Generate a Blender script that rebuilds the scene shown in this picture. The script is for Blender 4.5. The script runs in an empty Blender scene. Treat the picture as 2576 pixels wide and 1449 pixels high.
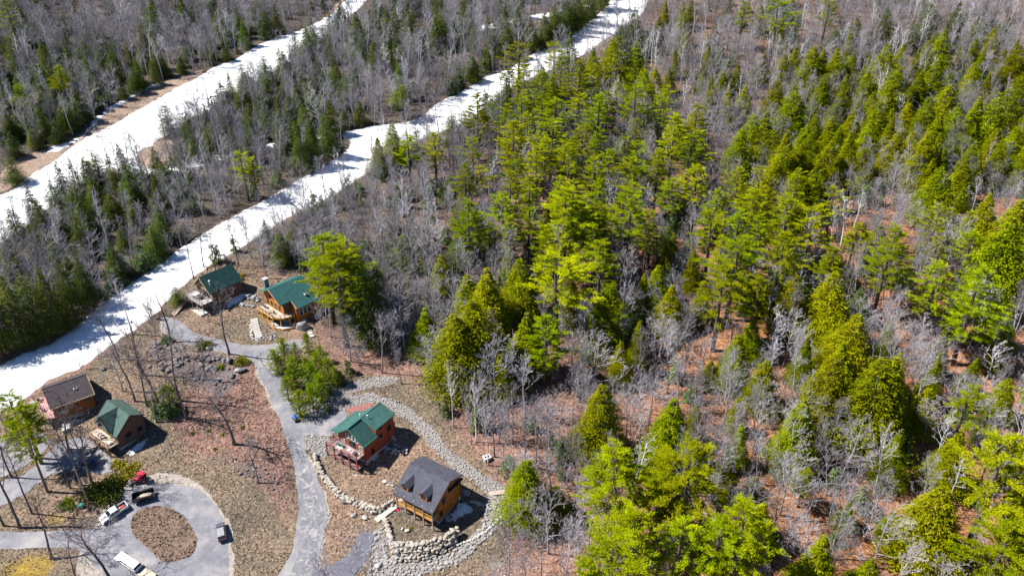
import bpy, math, random
import numpy as np
from mathutils import Vector, Matrix, geometry
R=math.radians; PI=math.pi
SC=bpy.context.scene; COL=SC.collection
random.seed(7); rng=np.random.default_rng(7)

# ------------------------------------------------------------------ camera
CZ=152.0; SL=0.17; TH=R(30.0); FPX=2300*2576/3000
cam=bpy.data.cameras.new('camera'); camo=bpy.data.objects.new('camera',cam); COL.objects.link(camo)
camo.location=(0,0,CZ); camo.rotation_euler=(PI/2-TH,0,0)
cam.sensor_width=36; cam.lens=36*2300/3000; cam.clip_end=8000; cam.clip_start=1
SC.camera=camo
# ------------------------------------------------------------------ sky, sun, exposure
SUN_EL=50; SUN_AZ=94      # the sun stands to the left (-x), a touch behind the far side
W=bpy.data.worlds.new('World'); SC.world=W; W.use_nodes=True
nt=W.node_tree; bg=nt.nodes['Background']
sky=nt.nodes.new('ShaderNodeTexSky'); sky.sky_type='NISHITA'; sky.sun_disc=False
sky.sun_elevation=R(SUN_EL); sky.sun_rotation=R(-SUN_AZ+8); sky.ozone_density=10.0; sky.air_density=1.0; sky.dust_density=0.2
nt.links.new(sky.outputs[0],bg.inputs[0]); bg.inputs[1].default_value=0.05
sun=bpy.data.lights.new('sun','SUN'); suno=bpy.data.objects.new('sun',sun); COL.objects.link(suno)
sun.energy=5.0; sun.angle=R(0.5); sun.color=(1.0,0.96,0.90)
sd=Vector((math.cos(R(SUN_EL)),-0.07*math.cos(R(SUN_EL)),-math.sin(R(SUN_EL))))   # the way the light travels
suno.rotation_euler=sd.to_track_quat('-Z','Y').to_euler(); suno.location=(-60,60,220)
SC.view_settings.view_transform='Standard'; SC.view_settings.look='None'
SC.view_settings.exposure=0.95; SC.view_settings.gamma=1; SC.view_settings.use_curve_mapping=False
SC.cycles.max_bounces=5; SC.cycles.diffuse_bounces=1; SC.cycles.transparent_max_bounces=4

# ------------------------------------------------------------------ terrain function
def sst(a,b,x): t=np.clip((x-a)/(b-a),0,1); return t*t*(3-2*t)
def H(x,y):
    x=np.asarray(x,float); y=np.asarray(y,float)
    w=np.maximum(sst(8,40,x),sst(225,260,y))
    h=SL*y+w*(1.3*np.sin(x/23+1)*np.sin(y/29)+0.6*np.sin(x/11+y/13))
    h=h+1.6*np.exp(-(((x+86)/13)**2+((y-170)/7)**2))
    return h
def Hf(x,y): return float(H(x,y))
cth,sth=math.cos(TH),math.sin(TH)
def G(u,v,h=0.0):
    """ground point (raised by h) seen at pixel (u,v) of the 2576 x 1449 picture"""
    dx=(u-1288)/FPX; dv=-(v-724.5)/FPX
    d=Vector((dx,cth+dv*sth,-sth+dv*cth))
    t=(CZ-h)/(SL*d.y-d.z)
    for _ in range(12):
        err=(CZ+t*d.z)-(Hf(t*d.x,t*d.y)+h); t+=err/(SL*d.y-d.z)
    return Vector((t*d.x,t*d.y,CZ+t*d.z))
def PX(p):
    q=(p[0],p[1],p[2]-CZ); d=q[1]*cth-q[2]*sth
    return (1288+FPX*q[0]/d, 724.5-FPX*(q[1]*sth+q[2]*cth)/d, FPX/d)
def inpoly(px,py,poly):
    px=np.asarray(px,float); py=np.asarray(py,float); ins=np.zeros(px.shape,bool)
    n=len(poly); j=n-1
    for i in range(n):
        xi,yi=poly[i][0],poly[i][1]; xj,yj=poly[j][0],poly[j][1]
        if yi!=yj:
            c=((yi>py)!=(yj>py))&(px<(xj-xi)*(py-yi)/(yj-yi)+xi); ins^=c
        j=i
    return ins
def boxblur(a,n):
    for _ in range(n):
        a=(a+np.roll(a,1,0)+np.roll(a,-1,0)+np.roll(a,1,1)+np.roll(a,-1,1))/5
    return a

# ------------------------------------------------------------------ materials
def NM(name):
    m=bpy.data.materials.new(name); m.use_nodes=True; t=m.node_tree; b=t.nodes['Principled BSDF']
    return m,t,b
def N(t,ty,**k):
    n=t.nodes.new(ty)
    for a,b in k.items(): setattr(n,a,b)
    return n
def noise(t,scale,detail=3,rough=.6,coord='Object',dist=0):
    tc=N(t,'ShaderNodeTexCoord'); n=N(t,'ShaderNodeTexNoise'); n.inputs['Scale'].default_value=scale
    n.inputs['Detail'].default_value=detail; n.inputs['Roughness'].default_value=rough; n.inputs['Distortion'].default_value=dist
    t.links.new(tc.outputs[coord],n.inputs['Vector']); return n
def ramp(t,src,stops):
    r=N(t,'ShaderNodeValToRGB'); e=r.color_ramp.elements
    while len(e)<len(stops): e.new(.5)
    for i,(p,c) in enumerate(stops): e[i].position=p; e[i].color=(*c,1) if len(c)==3 else c
    t.links.new(src,r.inputs[0]); return r.outputs[0]
def mix(t,f,a,b,bt='MIX'):
    m=N(t,'ShaderNodeMix',data_type='RGBA',blend_type=bt)
    if isinstance(f,(int,float)): m.inputs[0].default_value=f
    else: t.links.new(f,m.inputs[0])
    for i,v in ((6,a),(7,b)):
        if isinstance(v,tuple): m.inputs[i].default_value=(*v,1)
        else: t.links.new(v,m.inputs[i])
    return m.outputs[2]
def bump(t,b,src,strength=.4,dist=.1):
    n=N(t,'ShaderNodeBump'); n.inputs['Strength'].default_value=strength; n.inputs['Distance'].default_value=dist
    t.links.new(src,n.inputs['Height']); t.links.new(n.outputs[0],b.inputs['Normal'])
def simple(name,c1,c2=None,scale=3,rough=.8,metal=0,bmp=0,detail=3,spec=.3,coord='Object',bd=.05):
    m,t,b=NM(name); b.inputs['Roughness'].default_value=rough; b.inputs['Metallic'].default_value=metal
    b.inputs['Specular IOR Level'].default_value=spec
    if c2 is None: c2=tuple(min(1,x*1.25+.01) for x in c1)
    n=noise(t,scale,detail,coord=coord)
    t.links.new(ramp(t,n.outputs[0],[(.3,c1),(.7,c2)]),b.inputs['Base Color'])
    if bmp: bump(t,b,n.outputs[0],bmp,bd)
    return m
def foliage(name,c1,c2,c3,trans=.25,var=.26):
    m,t,b=NM(name); b.inputs['Roughness'].default_value=.7; b.inputs['Specular IOR Level'].default_value=.04
    n=noise(t,.55,2); n2=noise(t,3.2,1)
    oi=N(t,'ShaderNodeObjectInfo')
    c=ramp(t,n.outputs[0],[(.35,c1),(.62,c2)])
    c=mix(t,ramp(t,n2.outputs[0],[(.45,(0,0,0)),(.75,(1,1,1))]),c,c3)
    hs=N(t,'ShaderNodeHueSaturation'); mr=N(t,'ShaderNodeMapRange'); mr.inputs[3].default_value=1-var; mr.inputs[4].default_value=1+var
    t.links.new(oi.outputs['Random'],mr.inputs[0]); t.links.new(mr.outputs[0],hs.inputs['Value'])
    mh=N(t,'ShaderNodeMapRange'); mh.inputs[3].default_value=.480; mh.inputs[4].default_value=.520
    mu=N(t,'ShaderNodeMath',operation='FRACT'); m2=N(t,'ShaderNodeMath',operation='MULTIPLY'); m2.inputs[1].default_value=7.31
    t.links.new(oi.outputs['Random'],m2.inputs[0]); t.links.new(m2.outputs[0],mu.inputs[0]); t.links.new(mu.outputs[0],mh.inputs[0]); t.links.new(mh.outputs[0],hs.inputs['Hue'])
    t.links.new(c,hs.inputs['Color']); t.links.new(hs.outputs[0],b.inputs['Base Color'])
    tr=N(t,'ShaderNodeBsdfTranslucent'); t.links.new(hs.outputs[0],tr.inputs[0])
    ms=N(t,'ShaderNodeMixShader'); ms.inputs[0].default_value=trans
    t.links.new(b.outputs[0],ms.inputs[1]); t.links.new(tr.outputs[0],ms.inputs[2])
    t.links.new(ms.outputs[0],t.nodes['Material Output'].inputs[0])
    return m
M={}
M['pine']=foliage('pine_needles',(.13,.19,.001),(.33,.39,.001),(.48,.49,.003))
M['hemlock']=foliage('hemlock_needles',(.105,.145,.002),(.26,.29,.002),(.38,.365,.003))
M['dark']=foliage('dark_needles',(.05,.085,.022),(.115,.155,.024),(.18,.205,.016),.2)
M['young']=foliage('young_pine_needles',(.10,.17,.004),(.22,.30,.004),(.30,.36,.008))
M['sapling']=foliage('sapling_needles',(.10,.15,.06),(.16,.23,.06),(.2,.27,.1),.2)
M['shrub']=foliage('shrub_leaves',(.10,.14,.006),(.20,.25,.008),(.28,.29,.01),.2)
M['yellow']=foliage('yellow_grass',(.22,.16,.015),(.36,.27,.012),(.4,.33,.03),.1)
def bark(name,c1,c2,var=.42):
    m,t,b=NM(name); b.inputs['Roughness'].default_value=.9; b.inputs['Specular IOR Level'].default_value=.1
    n=noise(t,1.5,3); oi=N(t,'ShaderNodeObjectInfo'); hs=N(t,'ShaderNodeHueSaturation')
    mr=N(t,'ShaderNodeMapRange'); mr.inputs[3].default_value=1-var; mr.inputs[4].default_value=1+var
    t.links.new(oi.outputs['Random'],mr.inputs[0]); t.links.new(mr.outputs[0],hs.inputs['Value'])
    t.links.new(ramp(t,n.outputs[0],[(.3,c1),(.7,c2)]),hs.inputs['Color']); t.links.new(hs.outputs[0],b.inputs['Base Color']); return m
M['bark']=bark('grey_bark',(.22,.205,.22),(.46,.43,.45))
M['bark_dark']=bark('dark_bark',(.10,.085,.085),(.20,.17,.17))
M['bark_pale']=bark('pale_bark',(.50,.48,.50),(.74,.70,.72))
M['bark_pine']=bark('pine_bark',(.10,.08,.08),(.19,.15,.14))

# ------------------------------------------------------------------ mesh helpers
class MB:
    def __init__(s): s.v=[]; s.f=[]
    def add(s,vs,fs):
        o=len(s.v); s.v.extend([tuple(v) for v in vs]); s.f.extend([tuple(i+o for i in f) for f in fs]); return s
    def box(s,x0,x1,y0,y1,z0,z1,Mx=None):
        vs=[Vector((x,y,z)) for z in (z0,z1) for y in (y0,y1) for x in (x0,x1)]
        if Mx is not None: vs=[Mx@v for v in vs]
        return s.add(vs,[(0,2,3,1),(4,5,7,6),(0,1,5,4),(2,6,7,3),(0,4,6,2),(1,3,7,5)])
    def beam(s,a,b,w,h=None,up=Vector((0,0,1))):
        h=h or w; a=Vector(a); b=Vector(b); d=(b-a).normalized()
        if abs(d.dot(up))>.98: up=Vector((1,0,0))
        x=d.cross(up).normalized()*w/2; y=x.cross(d).normalized()*h/2
        vs=[a-x-y,a+x-y,a+x+y,a-x+y,b-x-y,b+x-y,b+x+y,b-x+y]
        return s.add(vs,[(0,1,2,3),(7,6,5,4),(0,4,5,1),(1,5,6,2),(2,6,7,3),(3,7,4,0)])
    def slab(s,pts,t):
        """polygon given by points, thickened downward along z by t"""
        n=len(pts); vs=[Vector(p) for p in pts]+[Vector(p)-Vector((0,0,t)) for p in pts]
        nrm=geometry.normal(vs[:n])
        top=tuple(range(n)); bot=tuple(range(2*n-1,n-1,-1)); sd=[(i,(i+1)%n+0,(i+1)%n+n,i+n) for i in range(n)]
        if nrm.z<0: top=top[::-1]; bot=bot[::-1]; sd=[q[::-1] for q in sd]
        return s.add(vs,[top,bot]+[q[::-1] for q in sd])
    def prism(s,pts,vec):
        n=len(pts); vec=Vector(vec); vs=[Vector(p) for p in pts]+[Vector(p)+vec for p in pts]
        nr=geometry.normal(vs[:n]); fl=nr.dot(vec)<0
        fs=[tuple(range(n-1,-1,-1)),tuple(range(n,2*n))]+[(i,(i+1)%n,(i+1)%n+n,i+n) for i in range(n)]
        if fl: fs=[f[::-1] for f in fs]
        return s.add(vs,fs)
    def tube(s,pts,rads,k=4,cap=True):
        pts=[Vector(p) for p in pts]; o=len(s.v); prev=None
        for i,p in enumerate(pts):
            d=(pts[min(i+1,len(pts)-1)]-pts[max(i-1,0)]).normalized()
            ref=Vector((0,0,1)) if abs(d.z)<.9 else Vector((1,0,0))
            x=d.cross(ref).normalized(); y=d.cross(x)
            for j in range(k):
                a=2*PI*j/k; q=p+(x*math.cos(a)+y*math.sin(a))*rads[i]; s.v.append((q.x,q.y,q.z))
        for i in range(len(pts)-1):
            for j in range(k):
                a=o+i*k+j; b=o+i*k+(j+1)%k; s.f.append((a,b,b+k,a+k))
        if cap: s.f.append(tuple(o+j for j in range(k))[::-1]); s.f.append(tuple(o+(len(pts)-1)*k+j for j in range(k)))
        return s
    def cyl(s,c,r,h,axis='z',k=16,r2=None):
        c=Vector(c); ax={'x':Vector((1,0,0)),'y':Vector((0,1,0)),'z':Vector((0,0,1))}[axis]
        return s.tube([c-ax*h/2,c+ax*h/2],[r,r if r2 is None else r2],k)
    def mesh(s,name):
        me=bpy.data.meshes.new(name); me.from_pydata(s.v,[],s.f); me.validate(); me.update(); return me
    def obj(s,name,mat,parent=None,smooth=False,bev=0,recalc=True):
        me=s.mesh(name)
        if recalc:
            import bmesh
            bm=bmesh.new(); bm.from_mesh(me); bmesh.ops.recalc_face_normals(bm,faces=bm.faces)
            if bev: bmesh.ops.bevel(bm,geom=list(bm.edges),offset=bev,segments=2,affect='EDGES',profile=.6)
            bm.to_mesh(me); bm.free()
        return link(name,me,mat,parent,smooth)
def link(name,me,mat,parent=None,smooth=False):
    if mat is not None:
        me.materials.clear(); me.materials.append(M[mat] if isinstance(mat,str) else mat)
    if smooth: me.polygons.foreach_set('use_smooth',[True]*len(me.polygons))
    o=bpy.data.objects.new(name,me); COL.objects.link(o)
    if parent: o.parent=parent
    return o
def tag(o,label=None,cat=None,group=None,kind=None):
    if label: o['label']=label
    if cat: o['category']=cat
    if group: o['group']=group
    if kind: o['kind']=kind
    return o
def thing(name,label,cat,loc=(0,0,0),rz=0,group=None,tilt=None):
    o=bpy.data.objects.new(name,None); COL.objects.link(o); o.location=loc; o.rotation_euler=(0,0,rz)
    o.empty_display_size=.5
    if tilt is not None: o.rotation_euler=(tilt@Matrix.Rotation(rz,3,'Z')).to_euler() if isinstance(tilt,Matrix) else tilt
    return tag(o,label,cat,group)
def npmesh(name,V,F):
    """V (n,3), F (m,k) arrays"""
    V=np.asarray(V,np.float32); F=np.asarray(F,np.int32); k=F.shape[1]
    me=bpy.data.meshes.new(name); me.vertices.add(len(V)); me.vertices.foreach_set('co',V.ravel())
    me.loops.add(F.size); me.loops.foreach_set('vertex_index',F.ravel())
    me.polygons.add(len(F)); me.polygons.foreach_set('loop_start',np.arange(len(F),dtype=np.int32)*k)
    me.update(calc_edges=True); me.validate(); return me

# ------------------------------------------------------------------ regions (pixels of the 2576-wide picture, traced on the ground)
def S(txt): return [tuple(float(a) for a in p.split(',')) for p in txt.split()]
TRAIL_UP=S('-60,520 0,490 27,480 33,477 83,437 113,423 170,378 187,367 247,333 290,310 333,287 387,253 467,210 500,197 533,170 600,147 633,123 680,100 733,87 777,67 817,47 850,22 880,-10 915,-40 950,-40 925,0 900,25 855,60 833,85 780,120 740,150 700,170 650,205 600,230 560,260 520,285 470,300 440,330 400,350 383,370 362,372 350,382 345,395 350,408 362,420 383,427 413,416 440,420 437,432 400,436 360,440 300,434 277,432 250,445 200,470 150,510 90,550 50,580 0,618 -60,650')
TRAIL_LO=S('-80,950 0,920 30,903 60,887 100,876 150,850 190,822 215,800 233,785 262,757 300,735 350,698 400,665 440,636 480,610 540,570 590,541 650,512 720,472 770,444 810,422 850,398 873,375 884,362 876,350 862,346 858,330 900,325 940,318 985,314 1030,305 1060,296 1110,254 1158,232 1195,210 1220,191 1265,182 1300,162 1340,135 1390,118 1415,108 1450,82 1480,58 1510,32 1537,0 1575,-40 1680,-40 1632,0 1620,30 1600,50 1575,68 1540,90 1520,100 1500,120 1470,140 1430,155 1400,170 1345,195 1300,215 1265,235 1235,262 1195,295 1150,318 1110,335 1060,350 1010,372 960,410 920,440 890,458 850,488 790,517 730,545 690,570 640,602 590,635 530,668 480,705 440,740 413,760 400,785 380,795 345,830 310,850 285,868 250,893 200,928 165,940 115,960 85,985 55,1005 40,1022 0,1035 -80,1060')
LINK_SNOW=S('430,424 500,402 560,388 620,372 700,360 770,345 800,338 858,328 862,340 800,352 740,366 660,378 600,392 520,412 440,436')
LINK2=S('1120,84 1190,66 1240,60 1300,50 1370,34 1430,22 1500,8 1505,16 1430,34 1380,46 1310,60 1250,72 1180,82 1130,96')
BLUESTRIP=S('110,380 150,360 200,352 222,322 262,278 300,258 340,234 395,206 415,212 372,228 320,252 300,268 262,292 236,318 213,342 175,366 130,386')
DIRTSTRIP=S('0,440 30,405 80,385 130,372 190,350 225,318 258,290 300,262 360,232 410,205 470,188 520,172 500,200 440,225 387,255 333,290 290,312 247,335 187,370 113,425 60,450 20,480 -40,500')
DIRT_TOP=S('806,55 830,28 868,-10 920,-30 890,6 850,30 820,50')
ISLAND_UP=S('350,384 362,374 385,368 400,352 430,350 440,380 430,412 413,415 383,426 362,419 350,407 345,395')
ROAD_MAIN=S('404,800 425,797 450,806 480,832 520,848 560,857 610,868 650,870 690,866 725,858 758,850 764,866 752,880 700,888 690,910 694,930 712,960 728,990 742,1020 748,1045 752,1070 765,1095 765,1120 776,1150 786,1180 802,1210 812,1240 821,1270 824,1300 818,1330 812,1360 806,1390 798,1420 800,1450 808,1490 690,1490 696,1449 716,1420 733,1390 744,1350 750,1300 751,1260 747,1220 741,1180 735,1150 720,1110 712,1080 700,1050 688,1020 675,990 661,960 650,935 640,915 622,900 590,893 560,885 520,878 480,868 450,858 428,845 408,825')
DRIVE_RED=S('745,1068 775,1060 810,1050 838,1042 870,1032 876,1045 868,1060 850,1078 836,1100 820,1098 800,1092 775,1094 758,1104 748,1090')
DRIVE_BOT=S('770,1490 775,1449 800,1433 838,1420 864,1405 884,1385 896,1362 898,1345 915,1338 940,1339 940,1355 936,1378 926,1402 910,1425 890,1445 870,1490')
LOOP=S('-60,1335 0,1337 82,1337 160,1335 233,1331 255,1322 268,1306 282,1288 300,1262 300,1244 330,1232 350,1222 380,1219 408,1217 440,1218 470,1222 495,1231 515,1243 534,1262 548,1281 560,1302 567,1323 573,1347 576,1372 576,1400 574,1430 574,1490 262,1490 262,1449 252,1436 233,1420 222,1400 205,1385 175,1380 117,1377 60,1379 0,1382 -60,1384')
ISLAND=S('327,1314 336,1296 350,1283 372,1275 397,1273 420,1276 443,1284 460,1296 474,1309 484,1328 492,1349 494,1366 490,1384 480,1397 462,1405 440,1412 415,1414 397,1402 376,1384 357,1365 343,1353 334,1340')
SHOULDER=S('240,1310 280,1262 300,1232 340,1210 397,1190 430,1190 457,1195 482,1205 504,1221 524,1240 543,1262 560,1284 574,1306 582,1330 587,1356 588,1400 588,1490 560,1490 250,1490 200,1440 190,1400 240,1330')
DRIVE_LEFT=S('-60,1230 0,1212 45,1200 75,1185 105,1165 120,1140 150,1112 200,1098 240,1120 262,1140 282,1165 295,1180 280,1192 250,1190 215,1178 185,1180 150,1186 120,1198 90,1222 50,1252 0,1275 -60,1300')
PAVE_L=S('-60,1130 0,1105 40,1090 80,1085 110,1092 135,1108 110,1135 80,1160 40,1180 0,1200 -60,1210')
GRAV_A=S('744,1040 752,1022 775,1010 800,1000 830,990 862,977 900,960 940,952 990,950 1000,958 960,966 930,972 890,984 850,1000 815,1012 790,1020 760,1035')
GRAV_B=S('744,1032 762,1034 800,1024 850,1006 890,997 925,995 960,999 990,1008 1025,1025 1050,1045 1080,1075 1110,1110 1130,1135 1160,1160 1190,1182 1210,1196 1240,1215 1262,1232 1268,1242 1232,1242 1205,1220 1180,1200 1150,1180 1120,1155 1098,1132 1080,1108 1055,1080 1030,1055 1000,1038 975,1020 940,1012 900,1015 870,1028 838,1036 800,1046 770,1056 748,1060')
GRAV_C=S('758,1104 785,1094 812,1094 832,1106 832,1120 826,1145 805,1148 790,1152 780,1140 768,1122')
GRAV_D=S('1232,1250 1262,1248 1280,1262 1282,1290 1262,1315 1240,1335 1210,1360 1180,1392 1150,1415 1110,1425 1060,1440 1040,1490 920,1490 930,1449 940,1400 942,1370 946,1345 960,1330 964,1350 972,1380 975,1400 985,1415 1010,1425 1060,1420 1110,1405 1150,1385 1180,1362 1195,1345 1215,1325 1225,1300 1228,1270')
PATIO_RED=S('873,1040 872,1028 900,1020 930,1014 950,1018 960,1024 940,1032 900,1040')
YARD=S('-200,1075 0,1035 100,985 200,930 345,835 400,785 430,740 480,700 520,672 620,662 690,700 760,690 800,740 800,850 850,940 960,942 1030,945 1110,985 1150,1060 1230,1140 1275,1210 1300,1300 1290,1400 1240,1500 -200,1600')
WOODSEDGE=S('-200,1100 0,1040 110,985 200,935 345,835 400,790 430,740 480,700 520,672 620,662 690,690 760,690 800,740 800,850 860,930 960,942 1030,945 1110,985 1150,1060 1230,1140 1275,1210 1300,1300 1290,1400 1240,1500 -200,1600')

def world_poly(poly): return [G(u,v).to_tuple()[:2] for u,v in poly]
def grow(poly,d):
    n=len(poly); ar=sum(poly[i][0]*poly[(i+1)%n][1]-poly[(i+1)%n][0]*poly[i][1] for i in range(n)); sg=1 if ar>0 else -1; out=[]
    for i in range(n):
        a=Vector(poly[i-1]); c=Vector(poly[(i+1)%n]); t=(c-a).normalized(); out.append((poly[i][0]+t.y*d*sg,poly[i][1]-t.x*d*sg))
    return out
WP={k:world_poly(globals()[k]) for k in ('TRAIL_UP','TRAIL_LO','LINK_SNOW','LINK2','BLUESTRIP','DIRTSTRIP','DIRT_TOP','ISLAND_UP','ROAD_MAIN','DRIVE_RED','DRIVE_BOT','LOOP','ISLAND','SHOULDER','DRIVE_LEFT','PAVE_L','GRAV_A','GRAV_B','GRAV_C','GRAV_D','PATIO_RED','YARD')}

for k in ('GRAV_A','GRAV_B','GRAV_D'): WP[k]=grow(WP[k],.45)
# ------------------------------------------------------------------ ground
def axis(a,b,st,lo,hi):
    c=list(np.arange(a,b+.01,st)); s=st; x=a
    L=[]
    while x>lo: s*=1.5; x-=s; L.append(x)
    U=[]; s=st; x=b
    while x<hi: s*=1.5; x+=s; U.append(x)
    return np.array(L[::-1]+c+U)
gx=axis(-300,300,1.25,-3000,3000); gy=axis(95,470,1.25,-600,3500)
XX,YY=np.meshgrid(gx,gy); ZZ=H(XX,YY); nx,ny=len(gx),len(gy)
V=np.stack([XX.ravel(),YY.ravel(),ZZ.ravel()],1)
ii=np.arange(nx*ny).reshape(ny,nx)
F=np.stack([ii[:-1,:-1].ravel(),ii[:-1,1:].ravel(),ii[1:,1:].ravel(),ii[1:,:-1].ravel()],1)
gme=npmesh('ground',V,F)
yard=boxblur(inpoly(XX,YY,WP['YARD']).astype(float),3)
def regm(txt,n=5): return boxblur(inpoly(XX,YY,world_poly(S(txt))).astype(float),n)
litter_patch=regm('440,1000 600,905 640,930 680,1010 720,1120 735,1230 720,1330 690,1250 640,1180 590,1150 480,1120 430,1060')+regm('1150,1000 1300,1090 1300,1210 1250,1190 1180,1110 1130,1060')
grass=np.clip(yard*.85-litter_patch*.8,0,1)
rocky=regm('385,850 430,845 520,880 600,905 610,960 560,1000 470,960 400,940 370,890',4)+.6*regm('560,1130 680,1180 700,1250 650,1230 580,1190 500,1160',3)
gold=regm('110,1290 160,1280 190,1300 150,1330 100,1320')+regm('0,1400 130,1390 150,1449 0,1490')+regm('200,1240 250,1235 240,1262 200,1260',2)
trl=np.zeros_like(XX)
for k in ('TRAIL_UP','TRAIL_LO'): trl=np.maximum(trl,inpoly(XX,YY,WP[k]).astype(float))
verge=boxblur(trl,6)
orange=sst(-10,60,XX)*(1-sst(200,330,YY)*.75)*(1-yard)
cols=np.zeros((nx*ny,4),np.float32)
cols[:,0]=np.clip(grass,0,1).ravel(); cols[:,1]=np.clip(rocky,0,1).ravel(); cols[:,2]=orange.ravel(); cols[:,3]=1
ca=gme.color_attributes.new('mask','FLOAT_COLOR','POINT'); ca.data.foreach_set('color',cols.ravel())
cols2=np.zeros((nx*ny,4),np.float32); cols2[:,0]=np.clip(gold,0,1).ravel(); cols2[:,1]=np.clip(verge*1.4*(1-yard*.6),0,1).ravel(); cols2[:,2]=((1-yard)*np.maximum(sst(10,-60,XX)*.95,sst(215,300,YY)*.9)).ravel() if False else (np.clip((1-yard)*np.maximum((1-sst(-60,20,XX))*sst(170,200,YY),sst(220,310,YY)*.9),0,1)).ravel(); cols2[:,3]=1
ca=gme.color_attributes.new('mask2','FLOAT_COLOR','POINT'); ca.data.foreach_set('color',cols2.ravel())
m,t,b=NM('ground_cover'); b.inputs['Roughness'].default_value=.95; b.inputs['Specular IOR Level'].default_value=.1
at=N(t,'ShaderNodeAttribute',attribute_name='mask'); sp=N(t,'ShaderNodeSeparateColor'); t.links.new(at.outputs['Color'],sp.inputs[0])
at2=N(t,'ShaderNodeAttribute',attribute_name='mask2'); sp2=N(t,'ShaderNodeSeparateColor'); t.links.new(at2.outputs['Color'],sp2.inputs[0])
nf=noise(t,1.7,5,.75); nm=noise(t,.22,4,.65); nl=noise(t,.045,3,.6); ns=noise(t,4.5,3,.8)
lit=ramp(t,nf.outputs[0],[(.34,(.06,.032,.026)),(.46,(.23,.132,.105)),(.60,(.40,.25,.20)),(.74,(.62,.53,.49))])
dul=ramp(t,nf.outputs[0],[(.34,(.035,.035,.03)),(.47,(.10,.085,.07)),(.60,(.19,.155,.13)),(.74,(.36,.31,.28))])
ora=ramp(t,nf.outputs[0],[(.34,(.11,.045,.02)),(.47,(.36,.155,.065)),(.60,(.55,.29,.15)),(.74,(.62,.44,.30))])
gra=ramp(t,nf.outputs[0],[(.34,(.05,.04,.03)),(.46,(.17,.135,.095)),(.58,(.29,.24,.165)),(.72,(.50,.45,.37))])
roc=ramp(t,ns.outputs[0],[(.38,(.05,.04,.045)),(.5,(.2,.15,.14)),(.66,(.38,.33,.33))])
gol=ramp(t,nf.outputs[0],[(.35,(.17,.11,.03)),(.6,(.42,.30,.06))])
drt=ramp(t,nf.outputs[0],[(.35,(.16,.11,.08)),(.65,(.32,.24,.18))])
mo=N(t,'ShaderNodeMath',operation='MULTIPLY'); t.links.new(sp.outputs[2],mo.inputs[0]); t.links.new(ramp(t,nm.outputs[0],[(.30,(.25,.25,.25)),(.52,(1,1,1))]),mo.inputs[1])
def thr(src,nz,lo=.3,hi=.7):   # mask edges broken up by noise
    a=N(t,'ShaderNodeMath',operation='ADD'); s=N(t,'ShaderNodeMath',operation='SUBTRACT'); s.inputs[1].default_value=.5
    t.links.new(nz,s.inputs[0]); t.links.new(src,a.inputs[0]); t.links.new(s.outputs[0],a.inputs[1])
    return ramp(t,a.outputs[0],[(lo,(0,0,0)),(hi,(1,1,1))])
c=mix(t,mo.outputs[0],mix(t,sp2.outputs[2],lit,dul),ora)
gm=thr(sp.outputs[0],nm.outputs[0],.35,.75)
c=mix(t,gm,c,mix(t,ramp(t,nl.outputs[0],[(.45,(0,0,0)),(.65,(.5,.5,.5))]),gra,lit))
c=mix(t,thr(sp2.outputs[1],nm.outputs[0],.4,.8),c,drt)
c=mix(t,thr(sp2.outputs[0],nm.outputs[0],.4,.8),c,gol)
c=mix(t,thr(sp.outputs[1],nm.outputs[0],.4,.7),c,roc)
nz=noise(t,.5,4,.7,dist=.8)
c=mix(t,ramp(t,nz.outputs[0],[(.52,(0,0,0)),(.68,(.7,.7,.7))]),c,mix(t,nf.outputs[0],(.03,.025,.02),(.26,.22,.15)))
c=mix(t,.75,c,ramp(t,nl.outputs[0],[(.35,(.55,.55,.6)),(.65,(1.1,1.05,1))]),'MULTIPLY')
t.links.new(c,b.inputs['Base Color']); bump(t,b,nf.outputs[0],.9,.35)
go=link('ground',gme,m); go['kind']='structure'

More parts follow.
